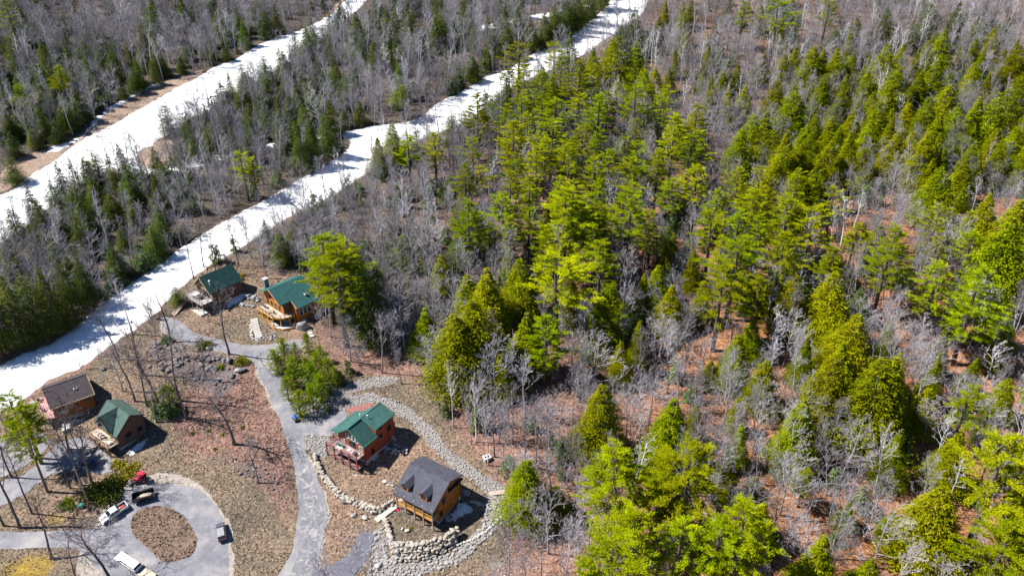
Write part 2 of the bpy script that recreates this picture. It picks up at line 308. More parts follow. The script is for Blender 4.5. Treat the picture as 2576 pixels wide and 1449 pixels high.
# ------------------------------------------------------------------ draped sheets
def resample(poly,step,jit,seed=0):
    r=random.Random(seed); out=[]; n=len(poly)
    for i in range(n):
        a=Vector(poly[i]); b=Vector(poly[(i+1)%n]); d=b-a; L=d.length; k=max(1,int(L/step)); nv=Vector((-d.y,d.x))/max(L,1e-6)
        for j in range(k):
            p=a+d*(j/k)
            if jit: p+=nv*(r.uniform(-1,1)*jit+ .8*jit*math.sin(p.x*.9+p.y*1.3+seed)+.8*jit*math.sin(p.x*.37-p.y*.41))
            out.append((p.x,p.y))
    return out
def smooth_poly(poly,n=2):
    for _ in range(n):
        q=[]; m=len(poly)
        for i in range(m):
            a=poly[i]; b=poly[(i+1)%m]; q+=[(a[0]*.75+b[0]*.25,a[1]*.75+b[1]*.25),(a[0]*.25+b[0]*.75,a[1]*.25+b[1]*.75)]
        poly=q
    return poly
def sheet(name,wp,off,mat,jit=.12,step=.9,gs=1.25,crown=0,seed=1,wav=0,sm=2):
    P=resample(smooth_poly(list(wp),sm),step,jit,seed); A=np.array(P)
    x0,y0=A.min(0); x1,y1=A.max(0)
    X,Y=np.meshgrid(np.arange(math.floor(x0/gs)*gs,x1,gs),np.arange(math.floor(y0/gs)*gs,y1,gs)); X=X.ravel(); Y=Y.ravel()
    k=inpoly(X,Y,P); X=X[k]; Y=Y[k]
    if len(X):
        dm=np.full(len(X),1e9)
        for i in range(0,len(A),400):
            dm=np.minimum(dm,np.min((X[:,None]-A[None,i:i+400,0])**2+(Y[:,None]-A[None,i:i+400,1])**2,1))
        kk=dm>(gs*.45)**2; X=X[kk]; Y=Y[kk]
    nb=len(P); vs=[Vector(p) for p in P]+[Vector((a,b_)) for a,b_ in zip(X,Y)]
    r=geometry.delaunay_2d_cdt(vs,[(i,(i+1)%nb) for i in range(nb)],[],1,1e-5)
    vv=np.array([(p.x,p.y) for p in r[0]]); ori=r[3]
    z=H(vv[:,0],vv[:,1])+off
    bd=np.array([any(i<nb for i in o) for o in ori])
    if crown: z+=np.where(bd,0,crown)
    if wav: z+=np.where(bd,0,wav*(np.sin(vv[:,0]*.7+vv[:,1]*.3)*np.sin(vv[:,1]*.9-vv[:,0]*.2)))
    mb=MB(); mb.v=[(a,b_,c_) for (a,b_),c_ in zip(vv,z)]; mb.f=[tuple(f) for f in r[2]]
    if mb.f:
        f=mb.f[0]; a,b_,c_=[Vector(mb.v[i]) for i in f[:3]]
        if (b_-a).cross(c_-a).z<0: mb.f=[f[::-1] for f in mb.f]
    o=mb.obj(name,mat,smooth=bool(crown),recalc=False); o['kind']='structure'
    if mat=='snow' and len(o.data.vertices)==len(bd):
        ea=o.data.attributes.new('edge','FLOAT','POINT'); ea.data.foreach_set('value',bd.astype(np.float32))
    return o
# snow
m,t,b=NM('snow'); b.inputs['Roughness'].default_value=.75; b.inputs['Specular IOR Level'].default_value=.2
n=noise(t,.35,5,.7); n2=noise(t,2.5,3,.7)
c=ramp(t,n.outputs[0],[(.30,(.60,.62,.66)),(.44,(.86,.87,.90)),(.6,(.92,.92,.94))])
ed=N(t,'ShaderNodeAttribute',attribute_name='edge'); ea_=N(t,'ShaderNodeMath',operation='MULTIPLY'); t.links.new(ed.outputs['Fac'],ea_.inputs[0]); t.links.new(ramp(t,n2.outputs[0],[(.35,(.2,.2,.2)),(.6,(1,1,1))]),ea_.inputs[1])
n5=noise(t,.09,4,.7,dist=1.0)
c=mix(t,ramp(t,n5.outputs[0],[(.52,(0,0,0)),(.72,(.55,.55,.55))]),c,(.62,.60,.60))
c=mix(t,ea_.outputs[0],c,(.42,.38,.35))
t.links.new(c,b.inputs['Base Color']); bump(t,b,n2.outputs[0],.5,.2); M['snow']=m
m,t,b=NM('asphalt_pale'); b.inputs['Roughness'].default_value=.9
n=noise(t,.16,5,.65); n2=noise(t,7,3,.8); n3=noise(t,.45,5,.7,dist=.3)
c=ramp(t,n.outputs[0],[(.32,(.13,.13,.152)),(.52,(.20,.197,.22)),(.68,(.31,.29,.285))])
c=mix(t,ramp(t,n3.outputs[0],[(.5,(0,0,0)),(.72,(.5,.5,.5))]),c,(.38,.35,.33)); c=mix(t,.3,c,n2.outputs[0],'OVERLAY')
t.links.new(c,b.inputs['Base Color']); bump(t,b,n2.outputs[0],.3,.02); M['road']=m
m,t,b=NM('asphalt_worn'); b.inputs['Roughness'].default_value=.9
n=noise(t,.5,5,.7); wv=noise(t,.7,5,.75,dist=.6); n2=noise(t,7,3,.8)
c=ramp(t,n.outputs[0],[(.34,(.12,.12,.138)),(.60,(.19,.187,.205))])
c=mix(t,ramp(t,wv.outputs[0],[(.50,(0,0,0)),(.64,(.75,.75,.75))]),c,(.42,.40,.375)); c=mix(t,.3,c,n2.outputs[0],'OVERLAY')
t.links.new(c,b.inputs['Base Color']); bump(t,b,n2.outputs[0],.3,.02); M['worn']=m
M['asphalt_new']=simple('asphalt_new',(.10,.10,.13),(.15,.148,.185),1.2,.9,bmp=.1)
M['gravel']=simple('gravel',(.09,.08,.075),(.36,.33,.31),3.5,.95,bmp=.8,detail=5,bd=.1)
M['shoulder']=simple('sandy_gravel',(.19,.155,.13),(.43,.38,.335),1.6,.95,bmp=.4,detail=6)
M['dirt']=simple('bare_dirt',(.17,.115,.085),(.36,.27,.21),.9,.95,bmp=.5,detail=6)
M['red_gravel']=simple('red_gravel',(.22,.09,.08),(.33,.15,.13),3,.95,bmp=.4)
M['dry_grass']=simple('dry_grass',(.04,.028,.02),(.27,.185,.135),1.3,.95,bmp=.8,detail=7,bd=.2)
sheet('snow_trail',WP['TRAIL_UP'],.03,'snow',.35,crown=.28,seed=3,wav=.05,step=1.2,gs=1.6)
sheet('snow_trail',WP['TRAIL_LO'],.03,'snow',.30,crown=.28,seed=5,wav=.05,step=1.1,gs=1.5)
sheet('snow_path',WP['LINK_SNOW'],.03,'snow',.4,crown=.15,seed=6)
sheet('snow_path',WP['LINK2'],.03,'snow',.5,crown=.15,seed=7)
sheet('snow_strip',WP['BLUESTRIP'],.08,'snow',.6,crown=.15,seed=8)
sheet('dirt_strip',WP['DIRTSTRIP'],.04,'dirt',.4,seed=9)
sheet('dirt_strip',WP['DIRT_TOP'],.05,'dirt',.4,seed=10)
sheet('dirt_mound',WP['ISLAND_UP'],.09,'dirt',.3,seed=11)
sheet('road_shoulder',WP['SHOULDER'],.03,'shoulder',.25,seed=12)
sheet('turnaround_road',WP['LOOP'],.06,'road',.08,seed=13)
sheet('turnaround_island',WP['ISLAND'],.11,'dry_grass',.15,crown=.12,seed=14)
sheet('road_edge',world_poly([(645+(u-645)*1.0+(6 if u>690 else -6),v) for u,v in ROAD_MAIN]),.03,'shoulder',.3,seed=20)
sheet('road',WP['ROAD_MAIN'],.08,'road',.10,seed=15)
sheet('driveway',WP['DRIVE_RED'],.10,'road',.06,seed=16)
sheet('driveway',WP['DRIVE_BOT'],.115,'asphalt_new',.04,seed=17)
sheet('driveway',WP['DRIVE_LEFT'],.07,'road',.3,seed=18)
sheet('parking_pad',WP['PAVE_L'],.05,'road',.3,seed=19)
sheet('road_wear',world_poly(S('742,1110 756,1112 778,1180 800,1240 812,1290 806,1340 796,1390 784,1440 770,1490 722,1490 738,1430 752,1380 762,1320 762,1270 756,1210 748,1160')),.12,'worn',.25,seed=21)
for k,s in (('GRAV_A',31),('GRAV_B',32),('GRAV_C',33),('GRAV_D',34)): sheet('gravel_bed',WP[k],.05,'gravel',.35,seed=s)
sheet('patio',WP['PATIO_RED'],.09,'red_gravel',.1,seed=35)
for s,tx in enumerate(('1162,1258 1188,1276 1179,1290 1143,1308 1117,1311 1134,1290','994,1093 1003,1112 976,1106','989,1127 981,1134 955,1131 967,1120','967,1143 933,1163 945,1141','574,751 614,736 620,745 593,766 568,778 572,762','315,1141 374,1097 370,1109 349,1132 332,1147')):
    sheet('snow_patch',world_poly(S(tx)),.04,'snow',.28,step=.5,gs=.8,crown=.1,seed=40+s,sm=1)

def quads(cent,xd,yd,sx,sy):
    """diamond leaf quads; all arrays (n,3)/(n,)"""
    n=len(cent); A=cent-xd*sx[:,None]; B=cent+yd*sy[:,None]+xd*sx[:,None]*.25; C=cent+xd*sx[:,None]; D=cent-yd*sy[:,None]+xd*sx[:,None]*.25
    V_=np.stack([A,B,C,D],1).reshape(-1,3); F_=np.arange(4*n).reshape(n,4); return V_,F_
def norm(a): return a/np.maximum(np.linalg.norm(a,axis=1,keepdims=True),1e-9)
# ------------------------------------------------------------------ rocks
import bmesh
def ico(sub,seed,sc=(1,1,1),amp=.25):
    r=random.Random(seed); bm=bmesh.new(); bmesh.ops.create_icosphere(bm,subdivisions=sub,radius=1)
    dirs=[(Vector((r.gauss(0,1),r.gauss(0,1),r.gauss(0,1))).normalized(),r.uniform(.45,.85)) for _ in range(11)]
    for v in bm.verts:
        p=v.co.copy()
        for d,k in dirs:
            q=p.dot(d)
            if q>k: p-=d*(q-k)
        p*=1+r.uniform(-amp,amp)*.3
        v.co=Vector((p.x*sc[0],p.y*sc[1],p.z*sc[2]))
    V_=np.array([v.co[:] for v in bm.verts]); F_=np.array([[v.index for v in f.verts] for f in bm.faces]); bm.free(); return V_,F_
def block(seed,sc):
    r=random.Random(seed); bm=bmesh.new(); bmesh.ops.create_cube(bm,size=1.75)
    for v in bm.verts: v.co+=Vector((r.uniform(-.32,.32),r.uniform(-.32,.32),r.uniform(-.28,.28)))
    bmesh.ops.bevel(bm,geom=list(bm.edges),offset=.26,segments=1,affect='EDGES'); bmesh.ops.triangulate(bm,faces=list(bm.faces)); bm.verts.ensure_lookup_table()
    V_=np.array([[v.co.x*sc[0],v.co.y*sc[1],v.co.z*sc[2]] for v in bm.verts]); F_=np.array([[v.index for v in f.verts] for f in bm.faces]); bm.free(); return V_,F_
def rocks(name,pts,sizes,mat,sub=1,flat=.7,nv=6,seed=0):
    r=np.random.default_rng(seed); prot=[block(seed*10+i,(1.1,.8,flat)) for i in range(nv)]
    Vs=[];Fs=[];o=0
    for (x,y,z),s in zip(pts,sizes):
        V_,F_=prot[r.integers(nv)]; a=r.uniform(0,2*PI); c_,s_=math.cos(a),math.sin(a); tl=r.uniform(-.4,.4)
        P=V_*s*r.uniform(.85,1.15,3); P=P@np.array([[c_,s_,0],[-s_,c_,0],[0,0,1]]); ct,st=math.cos(tl),math.sin(tl)
        P=P@np.array([[1,0,0],[0,ct,st],[0,-st,ct]]); P=P+[x,y,z]; Vs.append(P); Fs.append(F_+o); o+=len(P)
    me=npmesh(name,np.concatenate(Vs),np.concatenate(Fs)); return link(name,me,mat)
def rockmat(name,c1,c2,sc=1.2,c0=None):
    m,t,b=NM(name); b.inputs['Roughness'].default_value=.9; n=noise(t,sc,4,.7); n2=noise(t,sc*.5,1,coord='Object')
    c=ramp(t,n.outputs[0],[(.3,c1),(.7,c2)])
    t.links.new(mix(t,ramp(t,n2.outputs[0],[(.4,(0,0,0)),(.6,(.4,.4,.4))]),c,c0 or c1),b.inputs['Base Color']); bump(t,b,n.outputs[0],.6,.15); return m
M['riprap']=rockmat('riprap_stone',(.17,.16,.155),(.52,.49,.46),2.0)
M['boulder']=rockmat('grey_boulder',(.20,.20,.21),(.42,.41,.42),.8)
M['wallstone']=rockmat('wall_stone',(.20,.18,.155),(.50,.46,.40),1.3,(.36,.29,.22))
M['ledge']=rockmat('ledge_rock',(.09,.08,.085),(.27,.245,.245),.9)
M['palestone']=rockmat('pale_boulder',(.36,.34,.31),(.60,.57,.52),1.0)
def scatter(poly,dens,seed):
    r=np.random.default_rng(seed); A=np.array(poly); x0,y0=A.min(0); x1,y1=A.max(0); n=int((x1-x0)*(y1-y0)*dens)
    X=r.uniform(x0,x1,n); Y=r.uniform(y0,y1,n); k=inpoly(X,Y,poly); return X[k],Y[k],r
def area(name,poly,dens,s0,s1,mat,label,cat,seed,sub=1):
    X,Y,r=scatter(poly,dens,seed); k=~(inpoly(X,Y,WP['DRIVE_BOT'])|inpoly(X,Y,WP['ROAD_MAIN'])|inpoly(X,Y,WP['DRIVE_RED'])); X=X[k];Y=Y[k]
    sz=s0+(s1-s0)*r.random(len(X))**2; Z=H(X,Y)+.05+sz*.15
    o=rocks(name,np.stack([X,Y,Z],1),sz,mat,sub=sub,seed=seed); return tag(o,label,cat,kind='stuff')
area('riprap',WP['GRAV_A'],8.5,.11,.27,'riprap','band of loose pale riprap stones above the brown bank behind the red log house','riprap',51)
area('riprap',WP['GRAV_B'],8.5,.11,.27,'riprap','long curving band of pale riprap stones running from the driveway behind both log houses','riprap',52)
area('riprap',WP['GRAV_C'],8.5,.11,.27,'riprap','patch of pale riprap stones between the road and the red log house deck','riprap',53)
area('riprap',WP['GRAV_D'],5.0,.12,.42,'riprap','spread of pale stones below and right of the dark-roofed log house','riprap',54)
area('rock_rubble',world_poly(S('370,880 395,850 430,850 480,870 530,882 600,905 600,960 570,985 520,968 470,955 430,945 385,935 360,905')),.45,.15,.75,'ledge','grey ledge rubble and broken stones on the bank below the upper road','rubble',55)
area('rock_rubble',world_poly(S('500,1130 600,1150 690,1190 705,1235 660,1225 580,1180 490,1160')),.5,.12,.45,'ledge','scattered grey stones on the leafy slope left of the road','rubble',56)
area('stone_edging',world_poly(S('645,838 670,832 700,838 705,850 660,860 640,862')),3,.15,.35,'boulder','small grey stones bedded along the foot of the lodge deck','stones',57)
area('pebbles',world_poly(S('380,1200 430,1182 460,1190 420,1200 395,1208')),2,.1,.25,'riprap','small pale stones at the back edge of the turnaround','stones',58)
def wall_line(name,pts,rows,mat,label,s=.42,cat='stone wall',drop=.0,seed=1,back=.45,rise=.45):
    W_=[G(u,v) for u,v in S(pts)]; r=random.Random(seed); P=[];Z=[]
    for k in range(rows):
        for i in range(len(W_)-1):
            a,b_=W_[i],W_[i+1]; L=(b_-a).length; n_=max(1,int(L/(s*1.45)))
            for j in range(n_):
                p=a.lerp(b_,(j+r.uniform(.2,.8))/n_); x=p.x+r.uniform(-.15,.15); y=p.y+k*back+r.uniform(-.12,.12)
                P.append((x,y,Hf(x,p.y)+s*.35+k*rise)); Z.append(s*r.uniform(.75,1.3))
    if cat=='stone row':
        root=thing(name,label,cat,P[0])
        for q,(pp,zz) in enumerate(zip(P,Z)):
            o=rocks('stone',[(0,0,0)],[zz],mat,flat=.65,seed=seed*7+q); o.parent=root; o.location=Vector(pp)-Vector(P[0])
        return root
    o=rocks(name,P,Z,mat,sub=1,flat=.65,seed=seed); return tag(o,label,cat)
wall_line('stone_wall','790,1150 795,1165 803,1185 815,1205 830,1222 842,1240 860,1252 875,1262 895,1272 915,1278 935,1288 948,1292 960,1285 975,1276 990,1270',3,'wallstone','curved wall of pale tumbled boulders holding the bank below the red log house',.46,seed=61,rise=.35,back=.3)
wall_line('stone_wall','965,1312 972,1325 976,1340 980,1355 985,1372 990,1390 995,1402',3,'wallstone','short pale boulder wall running down from the white stone steps',.46,seed=62,rise=.3)
wall_line('stone_wall','985,1404 1005,1412 1030,1412 1060,1408 1090,1400 1115,1390 1135,1378 1150,1365',6,'wallstone','terraced wall of big pale blocks below the dark-roofed log house',.52,seed=63,rise=.46,back=.42)
wall_line('stone_wall','1000,1366 1030,1368 1060,1366 1090,1362 1120,1358 1150,1352',1,'wallstone','upper row of pale blocks topping the terrace below the dark-roofed log house',.5,seed=64)
wall_line('stone_row','992,1118 1004,1126 1014,1128 1022,1126',1,'boulder','row of stones across the shaded side of the red log house',.5,cat='stone row',seed=65)
wall_line('stone_row','986,1139 998,1142 1010,1142 1024,1139',2,'palestone','row of sunlit pale stones beside the shaded side yard of the red log house',.42,cat='stone row',seed=66)
wall_line('stone_row','617,748 630,752 645,756 652,760',2,'boulder','grey stone row on the slope between the upper cabin and the lodge',.55,cat='stone row',seed=67)
wall_line('stone_row','602,766 618,770 632,771 642,774',1,'boulder','lower grey stone row between the upper cabin and the lodge',.55,cat='stone row',seed=68)
wall_line('stone_row','1163,1248 1172,1242 1182,1250',2,'boulder','shaded boulders against the back corner of the dark-roofed log house',.5,cat='stone row',seed=69)
wall_line('stone_row','1180,1262 1196,1264 1212,1270 1226,1272',1,'palestone','row of rounded stones in the shaded yard right of the dark-roofed log house',.42,cat='stone row',seed=70)
wall_line('stone_row','632,818 634,830 633,845 640,856',1,'palestone','pale stones edging the steps to the lodge',.4,cat='stone row',seed=71)
wall_line('stone_row','138,1196 152,1190 170,1188 190,1186 215,1190',1,'ledge','low dark stone row along the edge of the left driveway',.35,cat='stone row',seed=72)
wall_line('stone_row','1148,1372 1190,1356 1225,1335 1250,1312 1270,1290 1282,1268',1,'palestone','line of pale stones edging the lower rim of the stone spread',.35,cat='stone row',seed=73)
def boulder(u,v,sx,sy,sz,mat,label,seed,rz=0):
    p=G(u,v); V_,F_=ico(3,seed,(sx,sy,sz),.12); me=npmesh('boulder',V_,F_)
    o=link('boulder',me,mat); o.location=(p.x,p.y,p.z+sz*.45); o.rotation_euler=(.1,.15,rz); tag(o,label,'boulder'); return o
boulder(760,826,2.3,1.6,1.9,'boulder','huge split grey boulder beside the orange deck of the lodge',81,.4)
boulder(576,908,.9,1.7,1.3,'boulder','large upright grey boulder at the bend of the road under the bare tree',82,.3)
boulder(604,934,2.0,1.0,.9,'boulder','long grey boulder lying below the shrub at the road bend',83,.3)
boulder(580,945,.9,.8,.8,'ledge','small dark boulder left of the long boulder at the road bend',84)
boulder(528,880,1.1,.7,.7,'boulder','grey boulder at the upper road edge left of the round shrub',85)
boulder(892,1297,.85,.6,.65,'palestone','pale boulder on the sandy patch, left one of two',86,.5)
boulder(919,1303,.75,.65,.65,'palestone','pale boulder on the sandy patch, right one of two',87)
boulder(954,1424,1.1,.9,.9,'palestone','lone big pale boulder on the gravel near the dark driveway',88,1)
boulder(978,1221,.5,.4,.35,'palestone','left small pale rock on the slope between the two log houses',89)
boulder(987,1223,.5,.4,.35,'palestone','right small pale rock on the slope between the two log houses',90)
boulder(1024,1335,.65,.5,.5,'palestone','pale boulder in front of the dark-roofed house porch posts',91)
boulder(1012,1331,.45,.4,.35,'palestone','smaller pale rock left of the porch-front boulder',92)
boulder(453,776,.95,.8,.9,'ledge','dark round boulder left of the upper cabin steps',93)
boulder(645,856,.6,.5,.4,'palestone','small pale rock at the foot of the lodge steps',94)
boulder(247,766,1.1,.9,.8,'boulder','grey boulder on the upper edge of the ski trail',95)
boulder(260,930,.9,.7,.6,'ledge','dark boulder on the tan verge of the ski trail',96)
boulder(868,1262,.9,.7,.5,'ledge','dark weathered stump-like rock below the boulder wall',97)
boulder(85,1020,1.2,.9,.9,'boulder','grey boulder left of the grey-roofed cabin deck',98)
boulder(175,1205,.6,.5,.25,'palestone','round white well cover stone on the brown island left of the dark car',99)

# ------------------------------------------------------------------ building materials
def siding(name,c1,c2,step=.2,vertical=False):
    m,t,b=NM(name); b.inputs['Roughness'].default_value=.7
    tc=N(t,'ShaderNodeTexCoord'); w=N(t,'ShaderNodeTexWave',wave_type='BANDS',bands_direction='Z' if not vertical else 'X')
    w.inputs['Scale'].default_value=PI/step/PI*.314*1.0; w.inputs['Distortion'].default_value=.15; w.inputs['Detail'].default_value=1
    t.links.new(tc.outputs['Object'],w.inputs['Vector'])
    mp=N(t,'ShaderNodeMapping'); mp.inputs['Scale'].default_value=(.6,.6,6); nn=N(t,'ShaderNodeTexNoise'); nn.inputs['Scale'].default_value=1; nn.inputs['Detail'].default_value=5
    t.links.new(tc.outputs['Object'],mp.inputs[0]); t.links.new(mp.outputs[0],nn.inputs['Vector'])
    c=ramp(t,nn.outputs[0],[(.3,c1),(.7,c2)]); c=mix(t,ramp(t,w.outputs[0],[(.0,(.75,.75,.75)),(.25,(0,0,0))]),c,tuple(x*.35 for x in c1))
    t.links.new(c,b.inputs['Base Color']); bump(t,b,w.outputs[0],.7,.06); return m
def shingle(name,c1,c2):
    m,t,b=NM(name); b.inputs['Roughness'].default_value=.9; b.inputs['Specular IOR Level'].default_value=.2
    tc=N(t,'ShaderNodeTexCoord'); br=N(t,'ShaderNodeTexBrick'); br.inputs['Scale'].default_value=2.2
    br.inputs['Mortar Size'].default_value=.03; br.inputs['Color1'].default_value=(*c1,1); br.inputs['Color2'].default_value=(*c2,1); br.inputs['Mortar'].default_value=(*[x*.45 for x in c1],1)
    mp=N(t,'ShaderNodeMapping'); t.links.new(tc.outputs['Object'],mp.inputs[0]); t.links.new(mp.outputs[0],br.inputs['Vector'])
    n=noise(t,.9,5,.7); n2=noise(t,9,2)
    c=mix(t,.45,br.outputs[0],ramp(t,n.outputs[0],[(.3,tuple(x*.7 for x in c1)),(.7,tuple(min(1,x*1.35) for x in c2))]))
    c=mix(t,.35,c,n2.outputs[0],'OVERLAY')
    t.links.new(c,b.inputs['Base Color']); bump(t,b,n2.outputs[0],.3,.03); return m
M['log_orange']=siding('log_orange',(.42,.135,.012),(.60,.22,.025))
M['log_red']=siding('log_red',(.27,.055,.025),(.42,.10,.04))
M['log_amber']=siding('log_amber',(.46,.12,.012),(.68,.22,.02))
M['log_brown']=siding('log_brown',(.18,.10,.055),(.30,.17,.09))
M['log_rust']=siding('log_rust',(.32,.10,.025),(.46,.17,.05))
M['board_tan']=siding('board_tan',(.36,.24,.13),(.52,.37,.22))
M['board_dark']=siding('board_dark',(.12,.065,.045),(.2,.11,.08))
M['roof_slate']=shingle('roof_slate',(.062,.064,.085),(.095,.095,.12))
M['roof_green']=shingle('roof_green',(.035,.095,.085),(.052,.138,.122))
M['roof_teal']=shingle('roof_teal',(.03,.10,.10),(.045,.145,.14))
M['roof_dkgreen']=shingle('roof_dkgreen',(.018,.058,.060),(.028,.085,.083))
M['roof_grey']=shingle('roof_grey',(.048,.040,.047),(.085,.073,.08))
M['roof_sage']=shingle('roof_sage',(.055,.10,.09),(.09,.145,.125))
M['trim_green']=simple('trim_green',(.03,.17,.12),(.04,.22,.155),2,.6)
M['trim_dark']=simple('trim_dark',(.05,.04,.04),None,2,.7)
M['trim_tan']=simple('trim_tan',(.42,.3,.18),None,2,.7)
M['concrete']=simple('concrete',(.38,.38,.38),(.50,.49,.48),1.5,.9,bmp=.1)
M['deck_tan']=siding('deck_tan',(.45,.37,.29),(.60,.51,.42),.4,True)
M['deck_amber']=simple('deck_amber',(.55,.24,.02),(.70,.33,.03),2,.7,bmp=.1)
M['deck_grey']=siding('deck_grey',(.42,.39,.40),(.58,.55,.56),.4,True)
M['deck_mauve']=siding('deck_mauve',(.20,.13,.14),(.29,.2,.21),.4,True)
M['deck_pink']=siding('deck_pink',(.42,.22,.22),(.52,.30,.30),.4,True)
M['deck_cream']=siding('deck_cream',(.62,.50,.34),(.74,.62,.45),.4,True)
M['rail_red']=simple('rail_red',(.24,.07,.045),(.34,.12,.075),2,.7)
M['rail_brown']=simple('rail_brown',(.22,.12,.09),(.32,.19,.14),2,.7)
M['rail_grey']=simple('rail_grey',(.26,.23,.22),(.38,.34,.33),2,.8)
M['post_grey']=simple('post_grey',(.33,.25,.21),(.45,.36,.31),2,.8)
M['rail_black']=simple('rail_black',(.03,.025,.025),None,2,.6)
M['frame_white']=simple('frame_white',(.70,.70,.70),(.78,.78,.78),2,.6)
M['frame_dark']=simple('frame_dark',(.05,.035,.03),None,2,.6)
m,t,b=NM('window_glass'); b.inputs['Base Color'].default_value=(.015,.02,.028,1); b.inputs['Roughness'].default_value=.06; b.inputs['Specular IOR Level'].default_value=.8
M['glass']=m
M['white_metal']=simple('white_metal',(.72,.72,.72),(.8,.8,.8),2,.4,spec=.5)
M['stone_chim']=rockmat('chimney_stone',(.10,.11,.12),(.26,.27,.27),2.5)
M['black']=simple('black_rubber',(.015,.015,.016),(.03,.03,.03),3,.8)
M['chrome']=simple('bright_metal',(.6,.6,.62),None,3,.3,metal=.9)
def plain(name,c,rough=.5,metal=0,spec=.5,coat=0):
    m,t,b=NM(name); n=noise(t,2.5,3); t.links.new(ramp(t,n.outputs[0],[(.2,tuple(x*.88 for x in c)),(.8,tuple(min(1,x*1.08) for x in c))]),b.inputs['Base Color'])
    b.inputs['Roughness'].default_value=rough; b.inputs['Metallic'].default_value=metal; b.inputs['Specular IOR Level'].default_value=spec
    b.inputs['Coat Weight'].default_value=coat; M[name]=m; return m
plain('paint_silver',(.60,.64,.66),.35,.1,coat=.5); plain('paint_white',(.80,.81,.83),.35,coat=.4); plain('paint_grey',(.14,.135,.16),.3,.3,coat=.6)
plain('paint_roof',(.33,.33,.36),.35,.2,coat=.4); plain('paint_navy',(.045,.05,.11),.25,.2,coat=.8); plain('paint_red',(.70,.02,.05),.35,coat=.3); plain('paint_blue',(.01,.15,.85),.35,coat=.3)
plain('paint_black',(.02,.02,.025),.4,coat=.3); plain('lens',(.8,.8,.75),.1); plain('tail',(.5,.02,.02),.2); plain('cloth_red',(.6,.03,.03),.8); plain('wood_pale',(.55,.44,.33),.8)
plain('plastic_green',(.01,.23,.19),.5); plain('cushion',(.55,.42,.40),.9); plain('rug',(.50,.50,.44),.95); plain('grey_box',(.42,.43,.42),.6); plain('plank',(.46,.37,.30),.85); plain('gravelload',(.40,.34,.27),.95)

# ------------------------------------------------------------------ building helpers   (local x = along the ridge, local y = minus b)
def gable_walls(root,x0,x1,y0,y1,ze0,ze1,yr,zr,mat,zb=-3.0,name='wall'):
    prof=[(x0,y0,zb),(x0,y1,zb),(x0,y1,ze1),(x0,yr,zr),(x0,y0,ze0)]
    return MB().prism(prof,(x1-x0,0,0)).obj(name,mat,root)
def win(root,face,u,z,w,h,at,out,fm='frame_dark',mull=True):
    """face 'x': wall with normal +-x at x=at, u is y; face 'y': wall at y=at, u is x. out = +-1"""
    e=.07; f=MB(); g=MB()
    def bx(mb,u0,u1,z0,z1,d0,d1):
        a,b_=sorted((at+out*d0,at+out*d1))
        if face=='x': mb.box(a,b_,u0,u1,z0,z1)
        else: mb.box(u0,u1,a,b_,z0,z1)
    fw=.11
    bx(f,u-w/2-fw,u-w/2,z-h/2-fw,z+h/2+fw,-.02,e); bx(f,u+w/2,u+w/2+fw,z-h/2-fw,z+h/2+fw,-.02,e)
    bx(f,u-w/2,u+w/2,z-h/2-fw,z-h/2,-.02,e-.003); bx(f,u-w/2,u+w/2,z+h/2,z+h/2+fw,-.02,e-.003)
    if mull: bx(f,u-w/2,u+w/2,z-.03,z+.03,.0,e-.01)
    fo=f.obj('window',fm,root); bx(g,u-w/2+.001,u+w/2-.001,z-h/2+.001,z+h/2-.001,-.015,.03); g.obj('pane','glass',fo); return fo
def rail(root,pts,z,mat,h=1.0,name='railing',bal=.0,post=1.8,bars=1):
    mb=MB()
    for i in range(len(pts)-1):
        a=Vector((*pts[i],z)); b_=Vector((*pts[i+1],z)); L=(b_-a).length; n=max(1,round(L/post))
        mb.beam(a+Vector((0,0,h)),b_+Vector((0,0,h)),.11,.08)
        for k in range(1,bars+1): mb.beam(a+Vector((0,0,h*k/(bars+1)*.9)),b_+Vector((0,0,h*k/(bars+1)*.9)),.05,.05)
        for j in range(n+1):
            p=a.lerp(b_,j/n); mb.beam(p,p+Vector((0,0,h+.12)),.12)
        if bal:
            n2=int(L/bal)
            for j in range(1,n2): p=a.lerp(b_,j/n2); mb.beam(p,p+Vector((0,0,h)),.035)
    return mb.obj(name,mat,root)
def posts(root,pl,z0,z1,mat,w=.22):
    for x,y,*zz in pl:
        a=zz[0] if zz else z0; b_=zz[1] if len(zz)>1 else z1
        MB().beam((x,y,a),(x,y,b_),w).obj('post',mat,root)
def ventpipe(root,x,y,z,h=.7,mat='white_metal',r=.09):
    o=MB().cyl((x,y,z+h/2-.3),r,h+.6,'z',10).cyl((x,y,z+h+.05),r*1.9,.16,'z',10).obj('vent_pipe',mat,root); return o
def house(name,label,P):
    p=G(0,0); z=SL*P['Y']+P['z0']; return thing(name,label,'house',(P['X'],P['Y'],z),P['yaw'])
def roofslab(root,pts,mat,t=.22,trim=None,name='roof'):
    o=MB().slab(pts,t).obj(name,mat,root)
    return o
def edge(roof,a,b_,mat,w=.1,h=.28):
    return MB().beam(Vector(a)-Vector((0,0,.1)),Vector(b_)-Vector((0,0,.1)),w,h).obj('fascia',mat,roof)
def chair(x,y,z,rz,root_m,mat,label):
    v=root_m@Vector((x,y,z)); t_=thing('deck_chair',label,'chair',v,rz)
    MB().box(-.3,.3,-.3,.3,.36,.44).obj('seat',mat,t_); MB().prism([(-.3,.26,.42),(.3,.26,.42),(.3,.48,1.05),(-.3,.48,1.05)],(0,.06,0)).obj('backrest',mat,t_)
    for sx in (-1,1):
        for sy in (-1,1): MB().box(sx*.27-.03,sx*.27+.03,sy*.27-.03,sy*.27+.03,0,.36).obj('leg',mat,t_)
        MB().box(sx*.3-.04,sx*.3+.04,-.3,.3,.6,.64).obj('armrest',mat,t_)
    return t_
